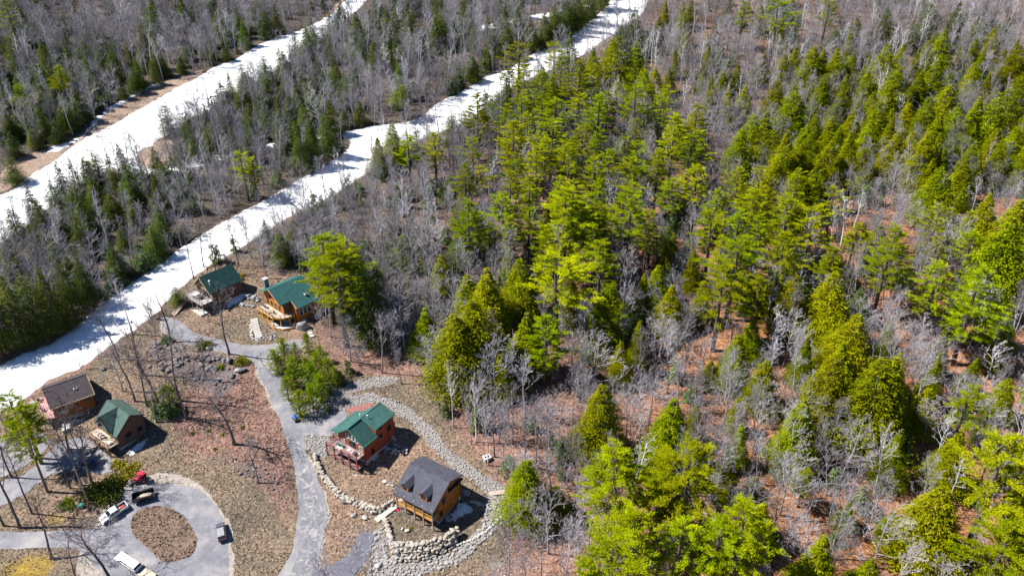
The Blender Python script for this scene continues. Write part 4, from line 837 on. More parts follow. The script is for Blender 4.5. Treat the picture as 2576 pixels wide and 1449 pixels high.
def litter(name,poly,dens,mat,label,size,up,seed,excl=(),zo=.07):
    X,Y,r=scatter(poly,dens,seed); k=np.ones(len(X),bool)
    for e in excl: k&=~inpoly(X,Y,e)
    X=X[k];Y=Y[k]; w=np.sin(X*.31+1)*np.sin(Y*.27)+.6*np.sin(X*.9-Y*.7)+r.normal(0,.6,len(X)); k=w>-.35; X=X[k];Y=Y[k]
    C_=np.stack([X,Y,H(X,Y)+zo],1); n=len(X); xd=norm(r.normal(0,1,(n,3))*[1,1,up]+[0,0,up*.6]); yd=norm(np.cross(xd,r.normal(0,1,(n,3))+[0,0,.8]))
    sz=size*r.uniform(.5,1.5,n); V_,F_=quads(C_,xd,yd,sz,sz*r.uniform(.3,.6,n)); o=link(name,npmesh(name,V_,F_),mat); return tag(o,label,'ground litter',kind='stuff')
EX=[WP[k] for k in ('ROAD_MAIN','LOOP','ISLAND','DRIVE_RED','DRIVE_BOT','DRIVE_LEFT','PAVE_L','GRAV_A','GRAV_B','GRAV_C','GRAV_D','TRAIL_LO','SHOULDER')]
M['litter_tan']=simple('litter_tan',(.16,.11,.075),(.50,.40,.30),.8,.95,detail=5)
M['litter_red']=simple('litter_red',(.20,.09,.06),(.58,.40,.33),.9,.95,detail=5)
M['litter_brown']=simple('litter_brown',(.05,.035,.025),(.24,.17,.12),.8,.95,detail=5)
litter('dead_grass',WP['YARD'],3.0,'litter_tan','dead tan grass and leaves strewn over the open ground around the cabins',.22,.5,711,EX)
litter('leaf_litter',WP['YARD'],1.6,'litter_red','reddish fallen leaves strewn over the open ground around the cabins',.22,.4,712,EX)
litter('brown_brush',WP['YARD'],1.2,'litter_brown','dark brown brush stubble scattered over the open ground around the cabins',.26,.9,713,EX)
litter('island_brush',WP['ISLAND'],7.0,'litter_brown','dark brown brush and leaves covering the turnaround island',.26,.8,714,zo=.27)
litter('island_leaves',WP['ISLAND'],4.0,'litter_red','reddish leaves on the turnaround island',.2,.4,715,zo=.26)
litter('woodland_leaves',world_poly(S('1150,960 1560,940 2576,900 2576,1449 1240,1449 1300,1300 1270,1200')),.9,'litter_red','pinkish fallen leaves on the floor of the lower right forest',.26,.4,716)

# utility pole
p=G(222,1265); up=thing('utility_pole','slim pale grey utility pole standing left of the pickup truck','utility pole',p)
MB().tube([(0,0,-.3),(-.1,.05,5),(-.3,.1,10.5)],[.16,.14,.10],10).obj('pole','post_grey',up); MB().beam((-.9,.1,9.9),(.3,.1,9.9),.1).obj('crossarm','post_grey',up)
a=Vector((-.28,.1,10.2)); q=G(252,1335); MB().tube([a,Vector((q.x-p.x,q.y-p.y,q.z-p.z))],[.018,.018],5).obj('guy_wire','post_grey',up)

# ------------------------------------------------------------------ vehicles  (local +x = forward)
def wheels(root,xs,yw,r=.38,w=.26):
    for x in xs:
        for s in (-1,1):
            wh=MB().cyl((x,s*yw,r),r,w,'y',20).obj('wheel','black',root,bev=0); MB().cyl((x,s*(yw+w/2+.005),r),r*.58,.03,'y',14).obj('rim','chrome',wh)
def place(u0,v0,u1,v1):
    """rear pixel -> front pixel, ground contact"""
    a=G(u0,v0); b_=G(u1,v1); c=(a+b_)/2; rz=math.atan2(b_.y-a.y,b_.x-a.x)
    pitch=math.atan2(Hf(c.x+math.cos(rz),c.y+math.sin(rz))-Hf(c.x-math.cos(rz),c.y-math.sin(rz)),2)
    nrm=Vector((0,-SL,1)).normalized(); f=Vector((math.cos(rz),math.sin(rz),SL*math.sin(rz))).normalized(); l=nrm.cross(f).normalized()
    Mx=Matrix((f,l,nrm)).transposed(); return Vector((c.x,c.y,Hf(c.x,c.y)+.1)),Mx.to_euler(),(b_-a).length
def vthing(name,label,cat,loc,eul):
    o=thing(name,label,cat,loc); o.rotation_euler=eul; return o
def cabin(root,x0,x1,x2,x3,z0,z1,wy,mat,inset=.16):
    """greenhouse: base x0..x3 at z0, roof x1..x2 at z1"""
    vs=[(x0,-wy,z0),(x3,-wy,z0),(x3,wy,z0),(x0,wy,z0),(x1,-wy+inset,z1),(x2,-wy+inset,z1),(x2,wy-inset,z1),(x1,wy-inset,z1)]
    MB().add(vs,[(0,1,2,3),(7,6,5,4),(0,4,5,1),(1,5,6,2),(2,6,7,3),(3,7,4,0)]).obj('cabin',mat,root,bev=.05)
    def pane(a,b_,c,d,nm,s=.1,push=.035):
        P_=[Vector(vs[i]) for i in (a,b_,c,d)]; ce=sum(P_,Vector())/4; nr=(P_[1]-P_[0]).cross(P_[3]-P_[0]).normalized()
        cc=Vector(((x0+x3)/2,0,(z0+z1)/2)); nr=nr if nr.dot(ce-cc)>0 else -nr
        Q=[ce+(p_-ce)*(1-s)+nr*.012 for p_ in P_]; MB().prism(Q,nr*push).obj(nm,'glass',root)
    pane(1,2,6,5,'windshield',.14); pane(0,3,7,4,'rear_window',.2)
    for (a,b_,c,d) in ((0,1,5,4),(3,2,6,7)):
        P_=[Vector(vs[i]) for i in (a,b_,c,d)]
        mid0=(P_[0]+P_[1])/2; mid1=(P_[3]+P_[2])/2
        for q in ((P_[0],mid0,mid1,P_[3]),(mid0,P_[1],P_[2],mid1)):
            ce=sum(q,Vector())/4; nr=(q[1]-q[0]).cross(q[3]-q[0]).normalized(); nr=nr if nr.y*ce.y>0 else -nr
            Q=[ce+(p_-ce)*.78+nr*.012 for p_ in q]; MB().prism(Q,nr*.03).obj('side_window','glass',root)
def lights(root,xf,xr,y,zf,zr_,s=.18):
    for sg in (-1,1):
        MB().box(xf-.05,xf+.03,sg*y-s,sg*y+s,zf-.1,zf+.1).obj('headlight','lens',root); MB().box(xr-.03,xr+.05,sg*y-.12,sg*y+.12,zr_-.18,zr_+.18).obj('taillight','tail',root)
def body_profile(root,prof,wy,mat,bev=.07): return MB().prism([(x,-wy,z) for x,z in prof],(0,2*wy,0)).obj('body',mat,root,bev=bev)
def pickup(name,label,loc,eul,mat,L=5.7,cap=False):
    r=vthing(name,label,'pickup truck',loc,eul); h2=L/2
    body_profile(r,[(-h2+2.0,.42),(h2,.42),(h2+.04,.72),(h2-.02,1.05),(h2-1.35,1.2),(h2-1.5,1.22),(-h2+2.0,1.22)],.98,mat)
    cabin(r,-h2+1.95,-h2+2.15,h2-2.15,h2-1.4,1.2,1.86,.93,mat,.14)
    b0,b1=-h2,-h2+2.0
    MB().box(b0,b1-.02,-.86,.86,.55,.68).obj('bed_floor','paint_black',r)
    MB().box(b0,b1-.01,-.98,-.87,.5,1.24).box(b0,b1-.01,.87,.98,.5,1.24).obj('bed_side',mat,r,bev=.02)
    MB().box(b0-.05,b0+.04,-.86,.86,.55,1.22).obj('tailgate',mat,r,bev=.02)
    if cap:
        cp=MB().add([(b0,-.97,1.25),(b1+.05,-.97,1.25),(b1+.05,.97,1.25),(b0,.97,1.25),(b0+.12,-.85,1.95),(b1+.05,-.85,1.95),(b1+.05,.85,1.95),(b0+.12,.85,1.95)],[(0,1,2,3),(7,6,5,4),(0,4,5,1),(1,5,6,2),(2,6,7,3),(3,7,4,0)]).obj('bed_cap','frame_white',r,bev=.04)
        MB().box(b0-.02,b0+.02,-.75,.75,1.35,1.8).obj('rear_window','glass',cp)
        for sg in (-1,1): MB().box(b0+.35,b1-.3,min(sg*.9,sg*.955),max(sg*.9,sg*.955),1.4,1.75).obj('side_window','glass',cp)
    MB().box(h2-.02,h2+.14,-.95,.95,.4,.68).obj('front_bumper','chrome',r,bev=.03); MB().box(b0-.2,b0-.05,-.9,.9,.42,.62).obj('rear_bumper','chrome',r,bev=.03)
    MB().box(h2+.01,h2+.06,-.55,.55,.75,1.0).obj('grille','black',r); lights(r,h2,-h2,.78,.9,.95)
    for sg in (-1,1): MB().box(h2-1.75,h2-1.55,min(sg*.98,sg*1.2),max(sg*.98,sg*1.2),1.25,1.42).obj('mirror','black',r)
    wheels(r,(h2-1.0,-h2+1.25),.86,.40); return r
loc,eul,d=place(318,1276,262,1313); loc0=loc
pk=pickup('pickup_truck','silver pickup truck with an open bed, hitched to the black dump trailer',loc,eul,'paint_silver',5.8)
v=loc+eul.to_matrix()@Vector((-1.9,.1,.75))
ld=MB().box(-.35,.35,-.3,.3,0,.35).obj('fuel_can','cloth_red',None,bev=.03); ld.location=v; ld.rotation_euler=eul; tag(ld,'red box lying in the bed of the silver pickup','box')
ld=thing('firewood_pile','pale firewood heaped in the bed of the silver pickup','firewood',loc+eul.to_matrix()@Vector((-1.3,-.2,.72)))
for q in range(5): MB().beam((-.4+q*.12,-.35,.05+.06*(q%2)),(-.3+q*.15,.4,.12),.1).obj('log','wood_pale',ld)
# dump trailer
loc,eul,d=place(398,1244,330,1264); tr_=vthing('dump_trailer','black high-sided dump trailer with two axles behind the silver pickup','trailer',loc,eul)
MB().box(-2.2,2.2,-1.0,1.0,.62,.74).obj('bed_floor','paint_black',tr_)
for sg in (-1,1): MB().box(-2.2,2.2,min(sg*1.0,sg*1.07),max(sg*1.0,sg*1.07),.6,1.75).obj('side_panel','paint_black',tr_)
MB().box(2.2,2.27,-1.07,1.07,.6,1.75).obj('front_panel','paint_black',tr_); MB().box(-2.27,-2.2,-1.07,1.07,.6,.8).obj('tailgate','paint_black',tr_)
MB().beam((2.2,-.5,.55),(3.6,0,.5),.12).beam((2.2,.5,.55),(3.6,0,.5),.12).beam((-2.2,-.6,.5),(2.2,-.6,.5),.12).beam((-2.2,.6,.5),(2.2,.6,.5),.12).obj('frame','paint_black',tr_)
wheels(tr_,(-.45,.45),1.2,.36,.22)
for sg in (-1,1): MB().box(-.95,.95,min(sg*1.08,sg*1.32),max(sg*1.08,sg*1.32),.78,.83).obj('fender','paint_black',tr_)
V_,F_=ico(3,301,(1.5,.8,.35),.2); o=link('gravel_load',npmesh('gravel_load',V_,F_),'gravelload'); o.location=loc+eul.to_matrix()@Vector((-.5,0,.85)); o.rotation_euler=eul; tag(o,'heap of tan gravel lying in the black dump trailer','gravel')
# white pickup with cap
loc,eul,d=place(358,1440,294,1398); pickup('pickup_truck','white pickup truck with a bed cap parked under the bare tree at the bottom left',loc,eul,'paint_white',6.3,True)
loc2=loc+eul.to_matrix()@Vector((-5.4,0,0)); ft=vthing('flatbed_trailer','pale flat trailer behind the white pickup at the bottom edge','trailer',loc2,eul)
MB().box(-1.9,1.6,-.95,.95,.55,.65).obj('deck','wood_pale',ft); MB().box(-1.9,1.6,.95,1.05,.5,.78).box(-1.9,1.6,-1.05,-.95,.5,.78).obj('side_rail','rail_grey',ft)
MB().beam((1.6,-.5,.5),(2.5,0,.5),.1).beam((1.6,.5,.5),(2.5,0,.5),.1).obj('tongue','rail_grey',ft); wheels(ft,(-.4,),1.12,.32,.2)
# SUV
loc,eul,d=place(562,1362,556,1322); sv=vthing('suv','silver grey SUV with roof rails parked on the right side of the turnaround','suv',loc,eul)
body_profile(sv,[(-2.3,.38),(2.25,.38),(2.32,.65),(2.2,.95),(1.2,1.12),(-2.25,1.15),(-2.34,.7)],.95,'paint_grey',.09)
cabin(sv,-2.2,-1.95,.35,1.15,1.1,1.72,.90,'paint_grey',.17); MB().box(-1.85,.3,-.66,.66,1.70,1.755).obj('roof_panel','paint_roof',sv,bev=.02)
for y in (-.6,-.2,.2,.6): MB().box(-1.8,.2,y-.03,y+.03,1.757,1.80).obj('roof_rail','chrome',sv)
lights(sv,2.3,-2.32,.75,.85,.95); wheels(sv,(1.45,-1.4),.84,.36)
MB().box(-2.4,-2.25,-.85,.85,.45,.65).obj('rear_bumper','paint_black',sv,bev=.02)
for sg in (-1,1): MB().box(.8,.98,min(sg*.93,sg*1.12),max(sg*.93,sg*1.12),1.12,1.27).obj('mirror','paint_grey',sv)
# sedan
loc,eul,d=place(242,1175,203,1160); se=vthing('parked_car','dark navy hatchback parked on the left driveway under bare trees','car',loc,eul)
body_profile(se,[(-2.1,.35),(2.15,.35),(2.22,.6),(2.1,.8),(1.0,.98),(-1.9,1.0),(-2.2,.75)],.9,'paint_navy',.09)
cabin(se,-1.95,-1.3,.1,1.0,.96,1.48,.85,'paint_navy',.2); lights(se,2.2,-2.18,.7,.7,.8); wheels(se,(1.35,-1.3),.8,.33)
for sg in (-1,1): MB().box(.7,.86,min(sg*.88,sg*1.05),max(sg*.88,sg*1.05),1.0,1.13).obj('mirror','paint_navy',se)
# tractor
loc,eul,d=place(368,1206,343,1213); tc_=vthing('compact_tractor','small red tractor with a canopy and front loader behind the trailer','tractor',loc,eul)
MB().box(.1,1.5,-.35,.35,.65,1.2).obj('hood','paint_red',tc_,bev=.05); MB().box(-.9,.2,-.45,.45,.5,.85).obj('chassis','paint_black',tc_)
MB().box(-.85,-.3,-.3,.3,.9,1.35).obj('seat','paint_black',tc_,bev=.05); MB().slab([(-1.1,-.75,2.35),(.35,-.75,2.35),(.35,.75,2.35),(-1.1,.75,2.35)],.1).obj('canopy','paint_red',tc_,bev=.03)
for sx in (-1.0,.15):
    for sg in (-1,1): MB().beam((sx,sg*.6,.8),(sx,sg*.6,2.28),.06).obj('canopy_post','paint_black',tc_)
for sg in (-1,1):
    wh=MB().cyl((-.65,sg*.75,.62),.62,.36,'y',20).obj('wheel','black',tc_); MB().cyl((-.65,sg*.94,.62),.32,.03,'y',14).obj('rim','paint_red',wh)
    wh=MB().cyl((1.1,sg*.62,.38),.38,.24,'y',18).obj('wheel','black',tc_); MB().cyl((1.1,sg*.75,.38),.2,.03,'y',14).obj('rim','paint_red',wh)
    MB().box(-1.2,-.1,min(sg*.55,sg*.95),max(sg*.55,sg*.95),1.24,1.30).obj('fender','paint_red',tc_); MB().beam((.2,sg*.5,1.3),(1.5,sg*.5,.9),.1).beam((1.5,sg*.5,.9),(2.1,sg*.5,.35),.1).obj('loader_arm','rail_grey',tc_)
MB().prism([(2.1,-.8,.15),(2.7,-.8,.1),(2.7,-.8,.18),(2.2,-.8,.7),(2.1,-.8,.7)],(0,1.6,0)).obj('bucket','rail_grey',tc_)
# blue ATV
loc,eul,d=place(748,1061,740,1050); at_=vthing('utility_atv','small bright blue utility vehicle at the corner of the road and the red house driveway','atv',loc,eul)
MB().box(-.3,1.0,-.42,.42,.45,.85).obj('hood','paint_blue',at_,bev=.08); MB().box(-1.0,-.2,-.45,.45,.45,.75).obj('rack','paint_black',at_,bev=.03); MB().box(-.6,.0,-.2,.2,.76,.95).obj('seat','paint_black',at_,bev=.04)
MB().beam((.35,-.4,1.1),(.35,.4,1.1),.05).beam((.5,0,.8),(.35,0,1.1),.06).obj('handlebar','paint_black',at_); wheels(at_,(.65,-.65),.45,.3,.24)

# ------------------------------------------------------------------ tree prototypes
def rot_to(d):
    return Vector((0,0,1)).rotation_difference(d).to_matrix()
def bare_proto(seed,h,spread,nl=15,fork=.3,lean=0.04,dense=1.0,up=.35):
    r=random.Random(seed); T=MB(); C=MB()
    n=9; pts=[]; p=Vector((0,0,-.3)); d=Vector((r.uniform(-lean,lean),r.uniform(-lean,lean),1)).normalized()
    for i in range(n+1):
        pts.append(p.copy()); p=p+d*(h+.3)/n*(.9 if i>5 else 1); d=(d+Vector((r.uniform(-.09,.09),r.uniform(-.09,.09),.1))).normalized()
    r0=h*.0095+.03; rad=[r0*(1-.86*(i/n))+.02 for i in range(n+1)]; rad[0]*=1.25
    T.tube(pts,rad,7)
    def at(q,ps): 
        f=q*(len(ps)-1); i=min(int(f),len(ps)-2); return ps[i].lerp(ps[i+1],f-i)
    def branch(p,d,L,ra,lev):
        ns=4 if lev==1 else (3 if lev==2 else 2); ps=[p.copy()]; dd=d.copy()
        for i in range(ns):
            dd=(dd+Vector((r.uniform(-.2,.2),r.uniform(-.2,.2),r.uniform(-.05,.26)*(up/.35)))).normalized(); p=p+dd*L/ns; ps.append(p.copy())
        rr=[ra*(1-.8*i/ns) for i in range(ns+1)]
        C.tube(ps,rr,4 if lev==1 else 3,cap=False)
        if lev<4:
            m=int({1:5,2:4,3:3}[lev]*dense+r.random())
            for k in range(m):
                q=r.uniform(.25,1) if lev<3 else r.uniform(.3,1); b0=at(q,ps); ax=(at(min(1,q+.1),ps)-at(max(0,q-.1),ps)).normalized()
                sv=Vector((r.gauss(0,1),r.gauss(0,1),r.gauss(.25,.8))); sv=(sv-ax*sv.dot(ax)).normalized()
                branch(b0,(ax*.75+sv*r.uniform(.5,.85)).normalized(),L*r.uniform(.38,.6)*(1.1-.4*q),max(ra*.54,.025),lev+1)
    for k in range(nl):
        q=fork+(1-fork)*((k+r.random())/nl); b0=at(q,pts); a=k*2.4+r.uniform(-.5,.5)
        el=r.uniform(.35,.9)+.3*q; d=Vector((math.cos(a)*math.cos(el),math.sin(a)*math.cos(el),math.sin(el)))
        branch(b0,d,spread*(1.15-.75*max(0,q-.35))*r.uniform(.75,1.2),max(r0*.5*(1.1-q*.7),.04),1)
    return T,C
def fol_mesh(name,cent,out,size,r,flat=.5,droop=0.0,asp=(.4,.62)):
    n=len(cent); xd=norm(out+r.normal(0,.45,(n,3))+np.array([0,0,-droop])); up_=norm(np.array([[0,0,1.0]])*flat+r.normal(0,.5,(n,3))); yd=norm(np.cross(xd,up_))
    s=size*r.uniform(.7,1.35,n); V_,F_=quads(cent,xd,yd,s,s*r.uniform(*asp,n)); return npmesh(name,V_,F_)
def hemlock_proto(seed,h,rad,size=.155,n=19000,base=.08,sharp=.85,ragged=.25):
    r=np.random.default_rng(seed); C=[];O=[]; T=MB(); T.tube([(0,0,-.3),(0,0,h*.5),(.0,0,h*.97)],[.26,.16,.03],6)
    lob=r.uniform(-1,1,(7,3)); nb=0; B=MB()
    zs=[]; z=h*base
    nbough=int(n/20)
    for k in range(nbough):
        t=1-math.sqrt(r.random())*(1-.0); t=min(t*1.02,.985); zc=h*(base+(1-base)*t); a=r.uniform(0,2*PI)
        lb=1+ragged*.5*(math.sin(a*2+lob[0,0]*6+t*5)+math.sin(a*3+lob[1,0]*6-t*9))*.6+ragged*r.uniform(-1.25,.7)
        Rr=rad*(((1-t)**sharp)*(1-.2*max(0,.1-t)/.1))*lb+.18
        o=np.array([math.cos(a),math.sin(a),0.]); m=20
        q=r.random(m)**.55; q=.25+.78*q
        side=np.array([-o[1],o[0],0]); wd=Rr*.30*(1.15-q*.6)+.12
        P_=o[None]*(Rr*q)[:,None]+side[None]*(r.normal(0,1,m)*wd*.6)[:,None]; P_[:,2]+=zc+Rr*(.10-.34*q**2)+r.normal(0,.13,m)
        C.append(P_); O.append(np.repeat((o+np.array([0,0,-.25]))[None],m,0))
        if k%4==0: B.tube([(0,0,zc),tuple(o*Rr*.6+[0,0,zc])],[.04,.015],3,cap=False)
    C=np.concatenate(C);O=np.concatenate(O); me=fol_mesh('hemlock_crown',C,O,size,r,.8,.15,(.3,.5))
    T.v+=[] ; o_=len(T.v); T.v.extend(B.v); T.f.extend([tuple(i+o_ for i in f) for f in B.f])
    return T,me
def pine_proto(seed,h,rad,size=.165,base=.34,ncl=84,gap=.22):
    r=np.random.default_rng(seed); T=MB(); bend=r.uniform(-.4,.4,2)
    T.tube([(0,0,-.4),(bend[0]*.3,bend[1]*.3,h*.4),(bend[0],bend[1],h*.75),(bend[0],bend[1],h*.98)],[h*.014+.08,h*.011+.06,h*.006+.04,.03],7)
    C=[];O=[]; z=h*base; bias=r.uniform(0,2*PI)
    while z<h*.985:
        t=(z/h-base)/(1-base); pf=(.62+1.3*t if t<.28 else 1.0*(1-(t-.28)/.72)**.75+.10)*r.uniform(.8,1.15)
        nb=r.integers(4,7) if t<.8 else 4; a0=r.uniform(0,2*PI)
        for k in range(nb):
            if r.random()<gap: continue
            a=a0+k*2*PI/nb+r.uniform(-.35,.35); L_=rad*pf*r.uniform(.65,1.2)*(1+.22*math.cos(a-bias)); el=r.uniform(-.02,.28)+.45*max(0,t-.6)
            o=np.array([math.cos(a)*math.cos(el),math.sin(a)*math.cos(el),math.sin(el)]); b0=np.array([bend[0]*min(1,z/h*1.3),bend[1]*min(1,z/h*1.3),z])
            tip=b0+o*L_+[0,0,.08*L_]; T.tube([tuple(b0),tuple(b0+o*L_*.55),tuple(tip)],[.075*(1.1-t),.045*(1.1-t)+.01,.012],4,cap=False)
            side=np.array([-o[1],o[0],0])
            nc=max(2,int(L_*1.25))
            for c_ in range(nc):
                q=.42+.6*(c_+r.random())/nc; cc=b0+o*L_*q+side*r.normal(0,.17*L_)*(1.2-.6*q)+[0,0,.08*L_*q]; m=ncl
                P_=r.normal(0,1,(m,3))*[.20,.20,.06]+cc+o[None]*r.normal(0,.36,m)[:,None]; C.append(P_); dd=o*.8+norm(P_-cc)*.5+[0,0,.25]; O.append(dd)
        z+=r.uniform(.8,1.4)*(1.15-.5*t)*(h/24)
    C.append(r.normal(0,1,(40,3))*[.22,.22,.5]+[bend[0],bend[1],h*.97]); O.append(np.repeat([[0,0,1.]],40,0))
    C=np.concatenate(C);O=np.concatenate(O); me=fol_mesh('pine_crown',C,O,size,r,1.1,-.1,(.2,.34)); return T,me
PROT={}
def reg(kind,items): PROT[kind]=items
def finish(T,Cm,tm,cm):
    tme=T.mesh('trunk'); tme.materials.append(M[tm])
    tme.polygons.foreach_set('use_smooth',[True]*len(tme.polygons))
    if isinstance(Cm,MB): Cm=Cm.mesh('branches')
    Cm.materials.append(M[cm]); return tme,Cm
reg('P',[(24.,4.6,*finish(*pine_proto(100+i,24,4.6,base=b,gap=g),'bark_pine','pine')) for i,(b,g) in enumerate(((.34,.2),(.42,.28),(.28,.18),(.5,.3),(.38,.35)))])
reg('H',[(18.,4.2,*finish(*hemlock_proto(200+i,18,4.2,sharp=s,ragged=g),'bark_pine','hemlock')) for i,(s,g) in enumerate(((.8,.3),(.95,.25),(.7,.4),(.85,.5),(1.05,.3)))])
reg('D',[(19.,4.0,*finish(*hemlock_proto(300+i,19,4.0,sharp=s,ragged=g,n=13000),'bark_pine','dark')) for i,(s,g) in enumerate(((.75,.45),(.9,.4),(.65,.6),(1.0,.45)))])
reg('Y',[(7.,2.2,*finish(*pine_proto(400+i,7,2.3,size=.2,base=.03,ncl=13,gap=.25),'bark_pine','young')) for i in range(3)])
reg('G',[(6.,1.9,*finish(*hemlock_proto(450+i,6,1.9,size=.22,n=1100,ragged=.6,sharp=.7),'bark_pine','sapling')) for i in range(3)])
reg('B',[(18.,5.,*finish(*bare_proto(500+i,18,sp,nl,fk,ln,1.0,u),'bark','bark')) for i,(sp,nl,fk,ln,u) in enumerate(((6.2,16,.22,.05,.35),(5.2,18,.3,.08,.5),(7.0,14,.2,.1,.3),(4.2,20,.38,.06,.6),(6.0,18,.28,.12,.4),(4.8,15,.45,.05,.6)))])
reg('K',[(20.,5.,*finish(*bare_proto(600+i,20,sp,13,.42,.07,.85,.4),'bark_dark','bark_dark')) for i,sp in enumerate((5.5,6.2,4.6))])
reg('W',[(19.,4.,*finish(*bare_proto(700+i,19,sp,13,.42,.08,.75,.6),'bark_pale','bark_pale')) for i,sp in enumerate((4.2,3.4,5.2))])
reg('U',[(5.,2.,*finish(*bare_proto(800+i,5,2.4,12,.1,.15,.9,.5),'bark','bark')) for i in range(3)])
KN={'P':('pine_tree','pine tree','bright green pine',"crown",'tall pines of the forest'),'H':('hemlock_tree','hemlock tree','olive green hemlock','crown','dense olive hemlocks of the forest'),
 'D':('dark_conifer','conifer tree','dark green conifer','crown','dark conifers around the ski trails'),'Y':('young_pine','young pine','young bushy pine','crown','young pines beside the road'),
 'G':('evergreen_sapling','sapling','green evergreen sapling','crown','evergreen saplings of the undergrowth'),'B':('bare_tree','bare tree','leafless grey hardwood','branches','leafless hardwoods of the forest'),
 'K':('bare_tree','bare tree','leafless dark-barked tree','branches','leafless trees of the yards'),'W':('birch_tree','birch tree','leafless pale-barked birch','branches','pale leafless birches of the forest'),
 'U':('bare_shrub','bare shrub','leafless twiggy shrub','branches','leafless shrubs of the undergrowth')}
LM=[(1080,1240,'the dark-roofed log house'),(905,1100,'the red log house'),(720,765,'the teal-roofed lodge'),(550,710,'the upper cabin'),(170,1000,'the grey-roofed cabin'),(300,1070,'the cross-gable cabin'),
 (420,1350,'the turnaround island'),(1550,60,'the top of the lower ski trail'),(950,380,'the fork of the lower ski trail'),(650,150,'the upper ski trail'),(150,440,'the dirt strip end at left'),(2576,0,'the top right picture corner'),(2576,1449,'the bottom right picture corner'),(0,0,'the top left picture corner'),
 (2576,724,'the right picture edge middle'),(1600,1449,'the bottom edge of the picture'),(1288,724,'the picture centre'),(2060,0,'the top edge of the picture')]
DIRS=['right of','above right of','above','above left of','left of','below left of','below','below right of']
NW=['one','two','three','four','five','six','seven','eight','nine','ten','eleven','twelve']
USED={}
def tree_label(kind,u,v,h):
    lo,hi={'P':(17,25),'H':(13,20),'D':(13,20),'Y':(4,7),'G':(4,7),'B':(14,19),'K':(15,20),'W':(14,19),'U':(3,5)}[kind]
    size='small' if h<lo else ('tall' if h>hi else 'medium'); d=sorted(((math.hypot(u-a,v-b_),a,b_,n_) for a,b_,n_ in LM))
    for di,a,b_,n_ in d[:3]:
        ang=math.atan2(-(v-b_),u-a); k=round(ang/(PI/4))%8; m=min(12,max(1,round(di/45)))
        s=f"{size} {KN[kind][2]}, {NW[m-1]} car-length{'s' if m>1 else ''} {DIRS[k]} {n_}" if False else f"{size} {KN[kind][2]} {NW[m-1]} roof-width{'s' if m>1 else ''} {DIRS[k]} {n_}"
        s=s.replace(' picture','') if len(s.split())>16 else s
        if s not in USED: USED[s]=1; return s
    return s
NPL={k:0 for k in PROT}; TREES=[]
def plant(kind,x,y,h,rs,label=None,u=None,v=None,pi=None,rz=None,lean=None,z=None):
    P_=PROT[kind]; pi=NPL[kind]%len(P_) if pi is None else pi; NPL[kind]+=1; h0,r0,tm,cm=P_[pi]; nm,cat,_,cn,grp=KN[kind]
    root=bpy.data.objects.new(nm,None); COL.objects.link(root); root.empty_display_size=.3
    root.location=(x,y,Hf(x,y)-.05); s=h/h0; root.scale=(rs/r0,rs/r0,s); root.rotation_euler=(lean[0] if lean else 0,lean[1] if lean else 0,rz if rz is not None else random.uniform(0,2*PI))
    if u is None: u,v,_=PX((x,y,Hf(x,y)+h*.6))
    tag(root,label or tree_label(kind,u,v,h),cat,grp)
    a=bpy.data.objects.new('trunk',tm); COL.objects.link(a); a.parent=root
    c_=bpy.data.objects.new(cn,cm); COL.objects.link(c_); c_.parent=root
    TREES.append((x,y,rs,kind)); return root
def tipped(kind,u,v,w,ratio):
    h=14.
    for _ in range(5):
        g=G(u,v,h); sc=PX(g)[2]; rad=w/sc/2; h=max(3.5,min(30,ratio*rad))
    for _ in range(9):
        g=G(u,v,h)
        if h<8 or not any(inpoly([g.x],[g.y-1.5],WP[q])[0] or inpoly([g.x],[g.y],WP[q])[0] for q in ('TRAIL_UP','TRAIL_LO','DIRTSTRIP')): break
        h*=.9; rad*=.93
    if any(inpoly([g.x],[g.y],WP[q])[0] for q in ('TRAIL_UP','TRAIL_LO','DIRTSTRIP')): return
    rad=min(rad,h/3.6)
    plant(kind,g.x,g.y,h,rad*{'P':1.28,'H':1.5,'D':1.3,'Y':1.0,'G':1.2}[kind],None,u,v+10); return
